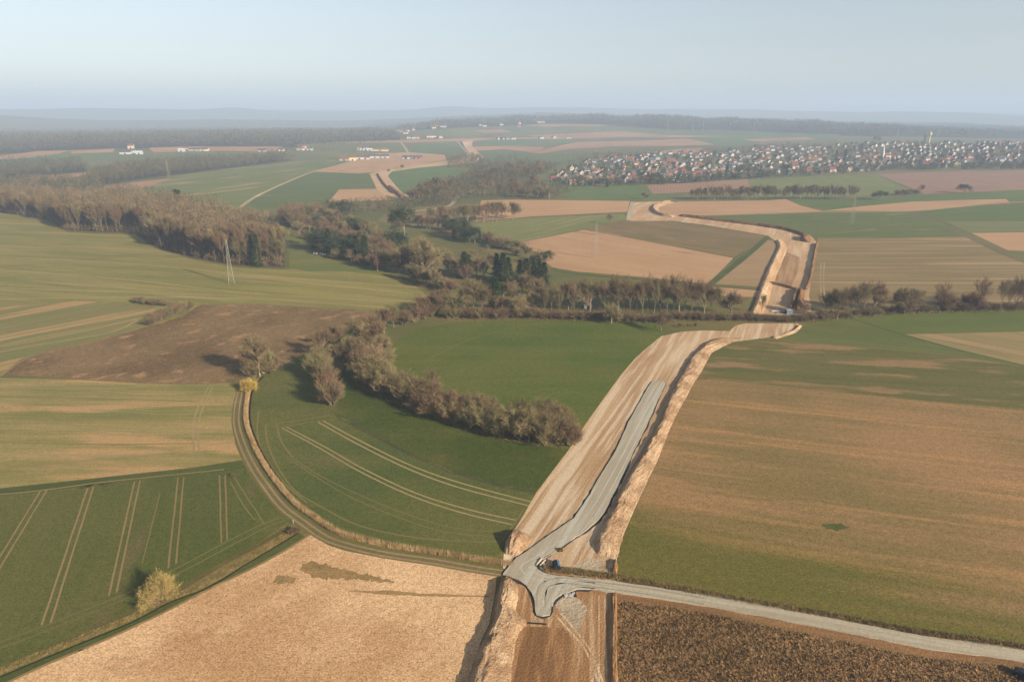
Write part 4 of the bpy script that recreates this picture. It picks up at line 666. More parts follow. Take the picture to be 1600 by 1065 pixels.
# scrub on the hill field
row([(212,472,9),(220,473,10),(229,475,9),(238,476,11),(247,476,10),(256,477,8),(265,478,8),(275,479,8),(286,480,9),(297,482,11)], ('bush1','bush2'), 'field_scrub', 'low scrub bush on the hill field strip', 'scrub strip on the hill field', 'shrub', (1.3,1.8))
row([(236,508,14),(243,503,16),(251,500,18),(259,497,18),(266,494,18),(273,492,18),(280,489,18),(288,486,16),(296,484,14)], ('bush4','bush1','bush2'), 'field_scrub', 'scrub bush beside the brown fallow field', 'scrub beside the fallow field', 'shrub', (1.1,1.5))
# big brown wood
def grid_in(polypx, st, jit=.42, seed=3):
    p = densify(polypx); p = unp(p[:,0], p[:,1]); r = np.random.RandomState(seed); gx, gy = np.meshgrid(np.arange(p[:,0].min(), p[:,0].max(), st), np.arange(p[:,1].min(), p[:,1].max(), st))
    gx = gx.ravel()+r.uniform(-jit, jit, gx.size)*st; gy = gy.ravel()+r.uniform(-jit, jit, gy.size)*st; m = inpoly(p, gx, gy); return np.stack([gx[m], gy[m]], 1)
def merged(name, pts, h, mat_c, mat_t, label, cat='woodland', ntw=110, tl=(.12,.22), tw=.022, cr_=.2, seed=1, hj=.18, low=.2, parent=None, trunk=True):
    r = np.random.RandomState(seed); n = len(pts); H = h*r.uniform(1-hj, 1+hj, n); W = H*cr_*r.uniform(.8, 1.25, n); Z = terr(pts[:,0], pts[:,1])
    k = np.repeat(np.arange(n), ntw); m = len(k); u = r.normal(size=(m, 3)); u /= np.linalg.norm(u, axis=1)[:,None]; u *= r.uniform(.3, 1, m)[:,None]**.6
    zc = (1+low)/2; S = np.stack([pts[k,0]+u[:,0]*W[k], pts[k,1]+u[:,1]*W[k], Z[k]+H[k]*(zc+u[:,2]*(1-low)/2*.92)], 1)
    D = u*np.array([.6,.6,.3])+r.normal(size=(m, 3))*.35; D[:,2] += .55; D /= np.linalg.norm(D, axis=1)[:,None]
    V, Fs = slivers(S-D*(H[k]*.06)[:,None], D, H[k]*r.uniform(*tl, m), H[k]*tw*r.uniform(.7, 1.4, m), r); mi = np.zeros(len(Fs), int)
    if trunk:
        S = np.stack([pts[:,0], pts[:,1], Z-.3], 1); V2, F2 = slivers(S, np.tile([0,0,1.], (n, 1))+r.normal(size=(n, 3))*.03, H*.75, H*.035, r)
        Fs = np.concatenate([Fs, F2+len(V)]); V = np.concatenate([V, V2]); mi = np.r_[mi, np.ones(n, int)]
    o = mesh_obj(name, V, Fs, [mat_c, mat_t], None, False, mi); return tag(o, label, cat, None, 'stuff')
def patchy(name, A, B, D_=None, sc_=.02):
    q = N(name); p = q.pos(); c = q.mix(q.ramp(q.noise(p, sc_, 3, .7), .4, .6), alb(A, .8), alb(B, .8)); c = q.mix(q.ramp(q.noise(p, .09, 2), .4, .62), c, alb(D_ or A, .8)); return q.col(c)
WOODM = patchy('wood_twigs', (118,101,79), (99,84,66), (130,113,87)); WOODF = patchy('far_wood_twigs', (108,96,76), (92,82,66), (80,80,62))
wp = grid_in([(-200,331),(0,333),(50,340),(75,345),(105,361),(150,362),(210,362),(250,387),(300,401),(360,413),(442,417),(441,396),(408,374),(340,350),(250,334),(150,324),(0,318),(-200,316)], 8.2)
vis = [i for i in range(len(wp)) if abs(wp[i,0]) < .80*wp[i,1]+30]; wp = wp[vis]
# nearest rows of the wood (those in front of the field) are trees of their own
edge = np.argsort(np.hypot(wp[:,0], wp[:,1])+0.0)
sel = []
az_ = np.round(np.degrees(np.arctan2(wp[:,0], wp[:,1]))/.75).astype(int); cnt = {}
for i in edge:
    if cnt.get(az_[i], 0) < 6 and len(sel) < 250: cnt[az_[i]] = cnt.get(az_[i], 0)+1; sel.append(i)
ss = set(sel)
for i in sel:
    x, y = wp[i]; g = rr_.uniform()
    put(('forest1','forest1','forest3','forest2')[rr_.randint(4)], x, y, rr_.uniform(17, 28), 'woodland_tree', 'tall bare brown tree among many in the big wood behind the hill field', 'woodland tree', 'bare trees of the big brown wood', rr_.uniform(.9, 1.25))
rest = wp[[i for i in range(len(wp)) if i not in ss]]
merged('woodland', rest, 24, WOODM, BARKD, 'rest of the big brown wood behind its front trees', ntw=260, tl=(.06,.12), tw=.011, cr_=.27, hj=.3)
eg = grid_in([(-60,331),(0,333),(50,340),(75,345),(105,361),(150,362),(210,363),(250,388),(300,402),(360,414),(444,418),(444,414),(360,410),(300,398),(250,384),(210,360),(150,359),(105,356),(75,341),(0,329),(-60,328)], 4.5)
merged('undergrowth', eg, 6, WOODM, BARK, 'twiggy undergrowth along the edge of the big brown wood', 'undergrowth', 60, (.15,.35), .03, .45, 4, .35, 0.)
# far woods as masses
def wood(px, st, h, label, seed, ntw, tw=.03, tl=(.12,.24), mat=None, cr_=.3, low=.1, name='far_woodland'):
    p = grid_in(px, st, seed=seed); p = p[np.abs(p[:,0]) < .82*p[:,1]+60]; merged(name, p, h, mat or WOODF, mat or WOODF, label, 'woodland', ntw, tl, tw, cr_, seed, .3, low); return len(p)
CON = patchy('far_conifers', (60,76,60), (52,66,54)); nn_ = 0
nn_ += wood([(130,290),(160,270),(200,264),(250,257),(330,252),(430,249),(460,251),(400,258),(330,267),(240,276),(150,290),(100,296),(-60,302),(-60,290),(60,288)], 11, 17, 'wood behind the single left pylon', 11, 70)
nn_ += wood([(-100,268),(0,268),(60,262),(130,257),(138,267),(50,274),(-20,283),(-100,290)], 13, 17, 'hazy wood at the left edge above the tan clearing', 12, 60)
nn_ += wood([(0,300),(60,297),(140,294),(200,300),(300,318),(360,328),(300,325),(150,315),(0,308)], 13, 15, 'back part of the big wood before the long slope', 23, 60)
nn_ += wood([(-60,207),(0,208),(300,204),(560,205),(620,207),(626,217),(600,223),(520,228),(430,230),(300,230),(200,231),(120,233),(0,240),(-60,243)], 30, 22, 'far wood along the left skyline', 13, 22, .06, (.2,.35), None, .55)
nn_ += wood([(560,199),(700,187),(820,180),(900,179),(1050,182),(1200,185),(1350,190),(1500,196),(1620,204),(1700,206),(1700,218),(1600,216),(1450,213),(1300,211),(1130,202),(1050,202),(960,195),(880,191),(780,196),(700,199),(640,205)], 32, 24, 'long wood on the right skyline ridge', 14, 22, .06, (.2,.35), None, .55)
nn_ += wood([(560,330),(600,324),(640,320),(690,316),(720,316),(716,322),(650,326),(600,332),(550,340),(470,336),(500,330)], 9, 13, 'brown thicket below the far hillside earthworks', 15, 70)
nn_ += wood([(640,316),(660,300),(690,293),(720,284),(745,270),(790,268),(850,262),(870,268),(820,283),(800,292),(760,300),(745,312),(700,318)], 9.5, 15, 'brown wood of the side valley left of the village', 16, 60)
nn_ += wood([(700,256),(720,246),(745,246),(765,255),(800,262),(760,268),(735,264),(700,263)], 11, 12, 'thin tree rows beside the far earthworks', 17, 50)
nn_ += wood([(800,292),(830,288),(865,293),(900,300),(870,312),(800,312),(740,312),(780,300)], 11, 12, 'thicket between side valley and green field', 18, 60)
nn_ += wood([(765,248),(800,244),(830,250),(860,258),(905,248),(930,242),(1000,240),(1050,240),(1000,246),(925,252),(900,260),(850,264),(790,262)], 15, 10, 'hazy thicket above the left end of the village', 19, 40)
nn_ += wood([(1050,240),(1130,236),(1200,229),(1270,226),(1210,230),(1140,239),(1100,241)], 15, 10, 'hazy thicket behind the village', 20, 40)
nn_ += wood([(440,232),(520,231),(530,235),(500,239),(440,243),(400,240)], 18, 9, 'hazy thicket beside the far farms', 21, 40)
nn_ += wood([(0,253),(30,251),(130,252),(120,256),(60,260),(0,262)], 16, 12, 'dark hazy hedge at the far left edge', 22, 40, mat=CON)
nn_ += wood([(500,326),(560,320),(640,315),(630,319),(560,325),(500,332)], 8, 9, 'hedge below the small tan field', 24, 50)
print('far wood trees', nn_)

# ------------------------------------------------------------------ reeds, dry weeds, clods
def blades(name, pts, h, w_, mat, label, cat, lean=.25, seed=1, kind='stuff'):
    r = np.random.RandomState(seed); n = len(pts); D = r.normal(size=(n, 3))*lean; D[:,2] = 1; D /= np.linalg.norm(D, axis=1)[:,None]
    S = np.stack([pts[:,0], pts[:,1], terr(pts[:,0], pts[:,1])-.05], 1); V, Fs = slivers(S, D, h*r.uniform(.6, 1.2, n), np.full(n, w_), r); return tag(mesh_obj(name, V, Fs, mat), label, cat, None, kind)
def band(line, o0, o1, n, seed=1, clump=0):
    r = np.random.RandomState(seed); s = np.r_[0, np.cumsum(np.hypot(*np.diff(line, axis=0).T))]; u = r.uniform(0, s[-1], n)
    if clump: u = (np.round(u/clump)*clump+r.normal(0, clump*.25, n))
    x = np.interp(u, s, line[:,0]); y = np.interp(u, s, line[:,1]); d = np.gradient(line, axis=0); d /= np.hypot(d[:,0], d[:,1])[:,None]; nx = np.interp(u, s, -d[:,1]); ny = np.interp(u, s, d[:,0]); o = r.uniform(o0, o1, n)
    return np.stack([x+nx*o, y+ny*o], 1)
REED = plain('reed_straw', (206,174,128), (170,138,98), .5, k=.75); DRY = plain('dry_weed', (170,142,98), (120,106,68), .8, k=.7)
td = trk[1]-trk[0]
blades('reeds', band(trk[4:], 2.4, 3.9, 15000, 2), 1.3, .065, REED, 'tall straw-coloured reeds along the curved farm track', 'reeds', .16)
rl = wline([(850,888),(900,894),(960,901),(1000,909),(1100,927),(1200,945),(1325,967),(1450,990),(1600,1012),(1760,1044)])
blades('dry_weeds', band(rl, -1.0, 1.0, 15000, 3, .8), .8, .09, DRY, 'dry brown weeds on the bank along the lane', 'weeds', .5)
blades('dry_grass', band(DL, .6, 2.6, 8000, 4), .5, .07, plain('dry_tuft', (176,150,102), (132,118,72), .5, k=.7), 'dry grass tufts beside the lower left ditch', 'grass', .6)
def inpx(polypx, n, seed):
    p = densify(polypx); p = unp(p[:,0], p[:,1]); r = np.random.RandomState(seed); x = r.uniform(p[:,0].min(), p[:,0].max(), n); y = r.uniform(p[:,1].min(), p[:,1].max(), n); m = inpoly(p, x, y); return np.stack([x[m], y[m]], 1)
cl = inpx([(968,938),(1100,958),(1200,979),(1325,1004),(1450,1029),(1600,1045),(1760,1076),(1760,1150),(967,1150)], 26000, 5)
blades('crop_residue', cl, .7, .26, FM('residue', (172,134,94), (118,94,66), spk=.2, big=.5, C3=(128,116,64)), 'coarse brown crop residue on the dark ploughed field', 'crop residue', 1.3, 6)
bl2 = inpx([(700,610),(640,600),(600,575),(560,555),(540,560),(548,592),(600,626),(700,664),(800,694),(895,704),(905,690),(800,660)], 14000, 9)
blades('undergrowth', bl2, 1.6, .10, TW['brown'], 'brown brambles beneath the long hedge', 'undergrowth', .6, 7)
bl3 = inpx([(690,480),(850,478),(1150,488),(1260,496),(1260,504),(1060,502),(1040,507),(930,503),(840,500),(690,500)], 24000, 10)
blades('undergrowth', bl3, 1.3, .16, TW['brown'], 'brown brambles beneath the stream alders', 'undergrowth', .6, 8)
bl4 = inpx([(1260,498),(1300,490),(1400,484),(1600,478),(1700,478),(1700,484),(1600,486),(1400,491),(1300,501),(1262,505)], 26000, 11)
blades('undergrowth', bl4, 1.6, .16, TW['brown'], 'brown brambles along the right stream bank', 'undergrowth', .6, 9)

# ------------------------------------------------------------------ pylons and cables
STEEL = plain('galvanised_steel', (168,163,144), (150,144,126), 1, .55, k=.75, metal=.1)
def mk_pylon(x, y, label, h=27., az=0., parts=True, base=3.3):
    o = empty('pylon', x, y, T(x, y), az); tag(o, label, 'pylon', 'lattice pylons'); b, tp = base/2, .32
    def cp(i, z): s = b+(tp-b)*(z/h)**.9; return (s*(1, -1, -1, 1)[i], s*(1, 1, -1, -1)[i], z)
    for i in range(4):
        m = MB(); zs = np.linspace(-.2, h, 9); [m.bar(cp(i, max(zs[k], 0)) if k else (*cp(i, 0)[:2], -.3), cp(i, zs[k+1]), .075, .06) for k in range(8)]; m.build('leg', STEEL, o)
    m = MB(); z = 0; lv = []
    while z < h-1: lv.append(z); s = 2*(b+(tp-b)*(z/h)**.9); z += max(s*.95, 1.1)
    lv.append(h)
    for k in range(len(lv)-1):
        for i in range(4):
            j = (i+1) % 4; m.bar(cp(i, lv[k]), cp(j, lv[k+1]), .032, n=3, cap=False); m.bar(cp(j, lv[k]), cp(i, lv[k+1]), .032, n=3, cap=False); m.bar(cp(i, lv[k+1]), cp(j, lv[k+1]), .032, n=3, cap=False)
    m.build('bracing', STEEL, o)
    for zz, ln in ((h-1.6, 2.6), (h-5.0, 3.4), (h-8.2, 2.6)):
        m = MB()
        for sg in (-1, 1):
            for dy in (-.35, .35): m.bar((0, dy, zz), (sg*ln, 0, zz+.15), .06, n=3); m.bar((0, dy, zz+.9), (sg*ln, 0, zz+.15), .05, n=3)
            m.bar((sg*ln, 0, zz+.15), (sg*ln, 0, zz-1.0), .07, n=4)
        m.build('crossarm', STEEL, o)
    return o
p1 = P(362,443); p2 = P(930,403); p3 = P(1330,350); a12 = math.atan2(p2[1]-p1[1], p2[0]-p1[0])
mk_pylon(*p1, 'nearest lattice pylon, on the striped hill field at the left', 27.5, a12+math.pi/2)
mk_pylon(*p2, 'lattice pylon standing in the large tan field', 26.5, a12+math.pi/2)
mk_pylon(*p3, 'lattice pylon standing in the green field right of the earthworks', 27, a12+math.pi/2)
p4 = P(264,278); mk_pylon(*p4, 'lattice pylon before the hazy wood at the left', 29, .4)
wire = plain('cable_metal', (90,92,96), None, 1, .5)
p0 = (p1[0]-(p2[0]-p1[0])*.95, p1[1]-(p2[1]-p1[1])*.95); p5 = (p3[0]+(p3[0]-p2[0])*.9, p3[1]+(p3[1]-p2[1])*.9)
chain = [p0, p1, p2, p3, p5]; nv = Vector((-math.sin(a12), math.cos(a12), 0))
for lat, zz, nm in ((2.6, 24.6, 'upper far'), (-2.6, 24.6, 'upper near'), (3.4, 21.2, 'middle far'), (-3.4, 21.2, 'middle near'), (2.6, 18., 'lowest far'), (-2.6, 18., 'lowest near')):
    m = MB()
    for a, b in zip(chain[:-1], chain[1:]):
        A = Vector((*a, T(*a)+zz))+nv*lat; B = Vector((*b, T(*b)+zz))+nv*lat; L_ = (B-A).length; prev = A
        for k in range(1, 17): t = k/16; q = A.lerp(B, t); q.z -= 4*t*(1-t)*min(L_*.02, 5); m.bar(prev, q, .035, n=3, cap=False); prev = q
    tag(m.build('power_cable', wire), f'{nm} overhead cable strung between the lattice pylons', 'cable', 'overhead cables')
fp = [(447,203,10),(604,199,10),(812,192,12),(938,209,12),(1043,207,14),(1082,206,16),(1098,207,16),(1268,190,7),(1402,213,12),(1466,214,12),(1140,202,10),(1178,203,10)]
for i, (px, py, hh) in enumerate(fp):
    x, y = P(px, py); h = min(hpx(hh, px, py), 48); m = MB(); b = h*.06
    for k in range(4):
        cx, cy = (1,-1,-1,1)[k]*b, (1,1,-1,-1)[k]*b; m.bar((cx, cy, -.5), (0, 0, h), .5, .3, 3)
    for z in (.62, .76, .9): m.bar((-h*.16, 0, h*z), (h*.16, 0, h*z), .35, n=3)
    for z in (.15, .35, .55):
        s = b*(1-z); [m.bar(((1,-1,-1,1)[k]*s, (1,1,-1,-1)[k]*s, h*z), ((1,-1,-1,1)[(k+1)%4]*s, (1,1,-1,-1)[(k+1)%4]*s, h*z), .25, n=3) for k in range(4)]
    o = m.build('distant_pylon', STEEL); o.location = (x, y, T(x, y)); o.rotation_euler = (0, 0, .3); tag(o, f'{ORD[sorted([f[0] for f in fp]).index(px)]} tiny hazy pylon on the skyline plain from the left', 'pylon', 'tiny hazy pylons on the far plain')

# ------------------------------------------------------------------ buildings
WALL = {'white': plain('white_render', (222,216,206), (186,182,174), .02, k=.6), 'cream': plain('cream_render', (220,200,166), (204,186,154), .3, k=.7), 'yellow': plain('yellow_render', (224,208,150), (210,194,138), .3, k=.7), 'grey': plain('grey_render', (166,160,150), (140,136,128), .3, k=.8), 'brick': plain('brick_wall', (168,118,94), (150,104,84), .5, k=.8)}
ROOF = {'red': plain('red_tiles', (146,96,80), (122,82,70), .6, k=.66, rnd=.12, var='obj'), 'grey': plain('dark_grey_tiles', (92,90,94), (76,76,82), .6, k=.8, rnd=.15, var='obj'), 'brown': plain('brown_tiles', (132,92,76), (112,80,68), .6, k=.8, rnd=.12, var='obj'), 'pale': plain('pale_sheet_roof', (200,202,204), (180,184,188), .4, k=.8)}
DARKW = plain('window_glass', (60,66,76), None, 1, .2)
HP = {}
def house_mesh(key, lx, ly, hw, hr):
    a = MB(); x, y = lx/2, ly/2; a.box(-x, x, -y, y, -2.5, hw)
    for s in (-1, 1): a.poly([(s*x, -y*s, hw), (s*x, y*s, hw), (s*x, 0, hw+hr-.05)])
    r = MB().gable(-x, x, -y, y, hw, hw+hr); ch = MB().box(x*.3, x*.3+.8, -y*.3, -y*.3+.8, hw+hr*.4, hw+hr+.9)
    wn = MB()
    for s in (-1, 1):
        for z0 in ([1.0, 3.6] if hw > 5 else [1.0]):
            for k in range(3): u = -x+lx*(k+.5)/3; wn.box(u-.55, u+.55, s*(y+.02)-.03, s*(y+.02)+.03, z0, z0+1.3)
    HP[key] = (a, r, ch, wn)
for i, q in enumerate(((11,9,5.2,4.2),(13,9.5,5.6,4.0),(10,9,3.6,4.6),(14,10,6,4.2),(18,9,4.6,4.4))): house_mesh(i, *q)
HC = {}
def put_house(x, y, rz, key, wc, rc, name, label, group, cat='house', full=True, s=1., wins=True):
    k = (key, wc, rc)
    if k not in HC:
        a, r, ch, wn = HP[key]; os_ = [a.build('walls', WALL[wc]), r.build('roof', ROOF[rc]), ch.build('chimney', ROOF['brown']), wn.build('windows', DARKW)]; HC[k] = [o.data for o in os_]; [bpy.data.objects.remove(o) for o in os_]
    o = empty(name, x, y, T(x, y), rz, s); tag(o, label, cat, group); out = {}
    w_ = bpy.data.objects.new('walls', HC[k][0]); C.objects.link(w_); w_.parent = o
    r = bpy.data.objects.new('roof', HC[k][1]); C.objects.link(r); r.parent = o
    if wins:
        c = bpy.data.objects.new('chimney', HC[k][2]); C.objects.link(c); c.parent = r
        g = bpy.data.objects.new('windows', HC[k][3]); g['kind'] = 'stuff'; C.objects.link(g); g.parent = w_
    return o
# village
vp = np.array([(862,286),(868,272),(905,262),(915,252),(960,246),(1010,243),(1070,239),(1110,240),(1150,236),(1200,229),(1260,229),(1330,226),(1400,224),(1500,224),(1650,223),(1650,258),(1560,262),(1500,262),(1400,262),(1340,268),(1270,272),(1220,272),(1160,277),(1060,284),(1000,286),(950,287),(900,290)], float)
r = np.random.RandomState(17); cand = []; tries = 0
while len(cand) < 500 and tries < 120000:
    tries += 1; px = r.uniform(860, 1650); py = r.uniform(222, 290)
    if not inpoly(vp, np.array([px]), np.array([py]))[0]: continue
    if 1290 < px < 1330 and 232 < py < 246: continue
    if math.sin(px/13.+py/5.)+math.sin(px/31.-py/4.+1)+.6*math.sin(px/7.+2) < -.55 and r.uniform() < .85: continue
    if px > 1400 and py > 254 and r.uniform() < .75: continue
    if any(abs(px-a)*.62+abs(py-b)*1.35 < 6.0 for a, b in cand): continue
    cand.append((px, py))
cand = np.array(cand); cw = unp(cand[:,0], cand[:,1]); dd_ = np.hypot(cw[:,0], cw[:,1]); od = np.argsort(dd_); restH = MB(); restR = MB(); restHr = []
def zone(px, py):
    a = 'left' if px < 1020 else 'left middle' if px < 1160 else 'middle' if px < 1300 else 'right middle' if px < 1450 else 'right'
    t = (py-225)/(288-(px-860)*.03-225); b = 'upper' if t < .38 else 'lower' if t > .66 else 'central'; return f'the {b} part of the {a} village'
SR = {'H': [], 'R': []}; vw = []; vrw = []; vr = []; vrr = []
for n_, i in enumerate(od):
    px, py = cand[i]; x, y = cw[i]; redp = .30+.35*(px > 1290)+.15*(1060 < px < 1130 and py < 250)
    rc = 'red' if r.uniform() < redp else ('grey' if r.uniform() < .72 else 'brown'); wc = 'white' if r.uniform() < (.6 if px < 1250 else .35) else ('cream' if r.uniform() < .35 else 'grey')
    rz = .25*math.sin(x/150)+.2+(math.pi/2 if r.uniform() < (.35 if px < 1290 else .6) else 0)+r.normal(0, .08+.2*(px > 1290)); key = int(r.choice([0,1,2,3,4], p=[.3,.25,.25,.12,.08]))
    if n_ < 290: put_house(x, y, rz, key, wc, rc, 'house', f'{wc} gabled house with {rc} roof in {zone(px, py)}', 'houses of the village', s=r.uniform(.7, .95), wins=n_ < 110)
    else:
        a, b, *_ = HP[key]; M_ = Matrix.Translation((x, y, T(x, y))) @ Matrix.Rotation(rz, 4, 'Z') @ Matrix.Scale(.82, 4)
        for mb, src in ((restH, a), (restR, b)):
            k = len(mb.v); mb.v += [tuple(M_ @ Vector(v)) for v in src.v]; mb.f += [[k+j for j in f] for f in src.f]
            if mb is restR: vrr += [0 if rc == 'red' else 1]*len(src.f)
k = len(restH.v); o = mesh_obj('distant_houses', restH.v+restR.v, restH.f+[[k+j for j in f] for f in restR.f], [WALL['white'], ROOF['red'], ROOF['grey']], mi=[0]*len(restH.f)+[1+q for q in vrr]); tag(o, 'the farther small houses of the village as one mass', 'houses', None, 'stuff')
# church
x, y = P(1378,250); ch = empty('church', x, y, T(x, y), .5); tag(ch, 'white village church with slender pointed spire', 'church')
t = MB().box(-2.6,2.6,-2.6,2.6,-2,17).build('tower', WALL['white'], ch); s_ = MB()
for k in range(8): a0, a1 = k*math.pi/4, (k+1)*math.pi/4; s_.poly([(3.1*math.cos(a0), 3.1*math.sin(a0), 16.9), (3.1*math.cos(a1), 3.1*math.sin(a1), 16.9), (0, 0, 36)])
s_.build('spire', ROOF['pale'], t)
m = MB().box(3,22,-6,6,-2,9)
for sg in (3, 22): m.poly([(sg,-6,9),(sg,6,9),(sg,0,15)])
nv_ = m.build('nave', WALL['white'], ch); MB().gable(3.2,22,-6,6,9,15).build('roof', ROOF['red'], nv_)
# water tower
x, y = P(1451,224); wt = empty('water_tower', x, y, T(x, y)); tag(wt, 'tall pale yellow tower rising above the right village', 'tower')
MB().bar((0,0,-1), (0,0,20), 2.4, 2.2, 12).build('shaft', WALL['yellow'], wt); MB().bar((0,0,20), (0,0,23), 2.3, 4.2, 12).bar((0,0,23), (0,0,30), 4.2, 4.2, 12).bar((0,0,30), (0,0,32), 4.2, .5, 12).build('tank', WALL['yellow'], wt)
# village garden trees
gp = []
while len(gp) < 1250:
    px = r.uniform(862, 1650); py = r.uniform(224, 292)
    if inpoly(vp, np.array([px]), np.array([py]))[0]: gp.append((px, py))
for q in range(520):
    px = r.uniform(870, 1650); py = np.interp(px, vp[[0,24,23,22,21,20,19,18,17,16,15],0][::1] if False else [860,950,1060,1160,1270,1340,1400,1560,1650], [289,290,286,279,273,269,264,264,262])+r.uniform(-4, 2); gp.append((px, py))
gp = np.array(gp); gw = unp(gp[:,0], gp[:,1]); okm = np.array([np.min(np.hypot(*(cw-g).T)) > 7.0 for g in gw]); gw = gw[okm]
merged('garden_trees', gw[::3], 9.5, patchy('garden_evergreens', (62,78,56), (54,68,50), (78,82,56)), BARK, 'dark evergreen garden trees scattered through the village', 'garden trees', 80, (.15,.3), .09, .35, 31, .3, .05)
merged('garden_trees', np.delete(gw, np.s_[::3], 0), 9, WOODF, BARK, 'bare garden trees scattered through the village', 'garden trees', 70, (.15,.3), .07, .45, 32, .3, .05)
row([(1045+i*0, 0, 0) for i in range(0)], (), '', '', '')
for i, (px, py, hp) in enumerate([(1012,284,14),(1023,286,16),(1136,274,14),(1150,272,13),(1228,268,12),(1306,250,13),(1320,250,14),(1370,222,8),(1444,222,9),(948,292,12),(938,290,11),(1400,256,10),(1345,236,10)]):
    putpx(('spruce1','pine1','spruce2')[i % 3], px, py, hp, 'village_conifer', f'{ORD[i]} tall dark conifer listed among the village houses' if False else f'tall dark conifer in {zone(px, py)}', 'conifer', 'dark conifers of the village', 1.6)
# farms
def farm(px, py, L_, W_, H_, hr, rz, wc, rc, label, group, name='barn', dz=0):
    x, y = P(px, py); o = empty(name, x, y, T(x, y), rz); tag(o, label, name.replace('_', ' '), group); a = MB(); X, Y = L_/2, W_/2; a.box(-X, X, -Y, Y, -1.5, H_)
    for s in (-1, 1): a.poly([(s*X, -Y*s, H_), (s*X, Y*s, H_), (s*X, 0, H_+hr-.05)])
    wl = a.build('walls', WALL[wc], o); MB().gable(-X, X, -Y, Y, H_, H_+hr).build('roof', ROOF[rc], o)
    MB().box(-1.8, 1.8, -Y-.06, -Y+.02, 0, min(3.4, H_-.4)).build('door', DARKW, wl)
G1 = 'white farm group at the far left'; G2 = 'farm beside the hazy tan field'; G3 = 'barns on the tan hillside'; G4 = 'farm between olive fields'; G5 = 'farm right of the barns'
for a in [(197,241,26,12,5,3,.1,'white','grey','long low white barn of the far left farm',G1),(207,239,14,11,6,4,.3,'white','grey','tall white house in the middle of the far left farm',G1),(218,241,14,10,5,3,.1,'white','pale','white barn at the right end of the far left farm',G1),(205,232,14,11,7,5,.2,'cream','red','cream house behind the far left farm',G1),
          (284,237,16,11,5,3,.1,'white','pale','pale small barn left in the farm beside the tan field',G2),(292,235,16,11,6,4,.1,'cream','brown','cream house in the farm beside the tan field',G2),(305,236,30,12,5,3,.05,'grey','grey','long grey barn in the farm beside the tan field',G2),(318,236,26,12,5,3,.05,'cream','grey','cream barn at the right of the farm beside the tan field',G2),
          (410,237,20,10,4,3,.1,'grey','grey','small grey barn at the dark conifers',None),(440,236,14,10,4,3,.1,'white','grey','small white barn beside the hazy thicket',None),
          (470,235,20,10,5,3,.1,'white','brown','low white house left in the hazy farm',G4),(476,233,13,10,7,4,.4,'cream','red','taller cream house of the hazy farm',G4),(484,235,16,10,5,3,.1,'white','grey','white barn right in the hazy farm',G4),
          (538,251,22,16,4,6,.15,'grey','brown','dark-roofed barn at the left end of the long barns',G3),(551,251,14,13,7,4,.2,'yellow','brown','yellow house among the long barns',G3),(562,249,22,13,5,3,.1,'white','brown','white barn right of the yellow house',G3),(571,249,20,11,4,3,.1,'white','brown','small white barn in the middle of the long barns',G3),(586,247,26,13,5,3,.08,'white','grey','white long barn with grey roof on the tan hillside',G3),(602,247,18,12,5,4,.1,'white','grey','white barn at the right end of the long barns',G3),
          (562,235,12,10,6,5,1.2,'white','brown','white gable house above the long barns',None),(571,235,14,10,7,5,.3,'white','grey','taller white house above the long barns',None),(578,236,14,9,4,3,.1,'white','pale','pale blue-grey shed above the long barns',None),(594,236,44,12,4,4,.05,'cream','brown','long reddish stable above the long barns',None),
          (634,248,16,12,4,3,.1,'grey','grey','grey barn left in the farm right of the barns',G5),(642,248,18,12,4,3,.1,'white','grey','white barn middle in the farm right of the barns',G5),(654,248,16,12,4,3,.1,'brick','grey','reddish barn right in the farm right of the barns',G5)]: farm(*a)
vil2 = [(622,205,'white'),(628,207,'white'),(636,206,'cream'),(645,204,'white'),(634,209,'white'),(676,199,'cream'),(681,198,'white'),(688,199,'white'),(694,199,'white'),(678,201,'yellow'),(638,217,'white'),(645,217,'white'),(651,217,'white'),(670,215,'white'),(677,215,'cream'),(687,216,'white'),(752,197,'white'),(757,198,'white'),(783,196,'white'),(811,194,'white'),(842,192,'white'),(848,192,'cream'),(780,218,'white'),(787,218,'cream'),(795,218,'white'),(802,218,'white'),(845,217,'white'),(865,216,'white'),(889,217,'white'),(810,199,'brick')]
for i, (px, py, wc) in enumerate(vil2): farm(px, py, 18, 12, 6, 5, .3*(i % 4), wc, ('brown','red','grey')[i % 3], f'{ORD[i]} tiny {wc} house on the far plain counted from its hamlet start' if False else f'tiny {wc} house with {("brown","red","grey")[i%3]} roof in a hamlet on the far plain', 'tiny hamlet houses on the far plain', 'farmhouse')

# ------------------------------------------------------------------ small things
def at(px, py): x, y = P(px, py); return x, y, T(x, y)
TARP = plain('blue_sheet', (96,124,160), (58,78,108), 1.5, .35, k=.8); BLK = plain('black_sheet', (52,54,60), (38,40,46), 1.5, .5); CONC = plain('pale_concrete', (186,182,172), (160,156,148), 2, .8, k=.75); YEL = plain('yellow_paint', (214,176,72), None, 1, .5, k=.9); BLUE = plain('blue_paint', (120,140,152), (104,124,138), 1, .6, k=.6)
x, y, z = at(870,886); o = empty('covered_stack', x, y, z, .12); tag(o, 'blue and black sheet-covered stack beside the junction', 'covered stack'); m = MB(); pr = [(-.85,0),(-.8,.9),(-.5,1.25),(.1,1.35),(.55,1.15),(.8,.7),(.9,0)]
for (a, b), (c, d) in zip(pr[:3], pr[1:4]): m.poly([(a,-1.2,b),(a,1.2,b),(c,1.2,d),(c,-1.2,d)])
m.poly([(p_[0],-1.2,p_[1]) for p_ in pr]); m.poly([(p_[0],1.2,p_[1]) for p_ in pr][::-1]); m.build('black_cover', BLK, o); m = MB()
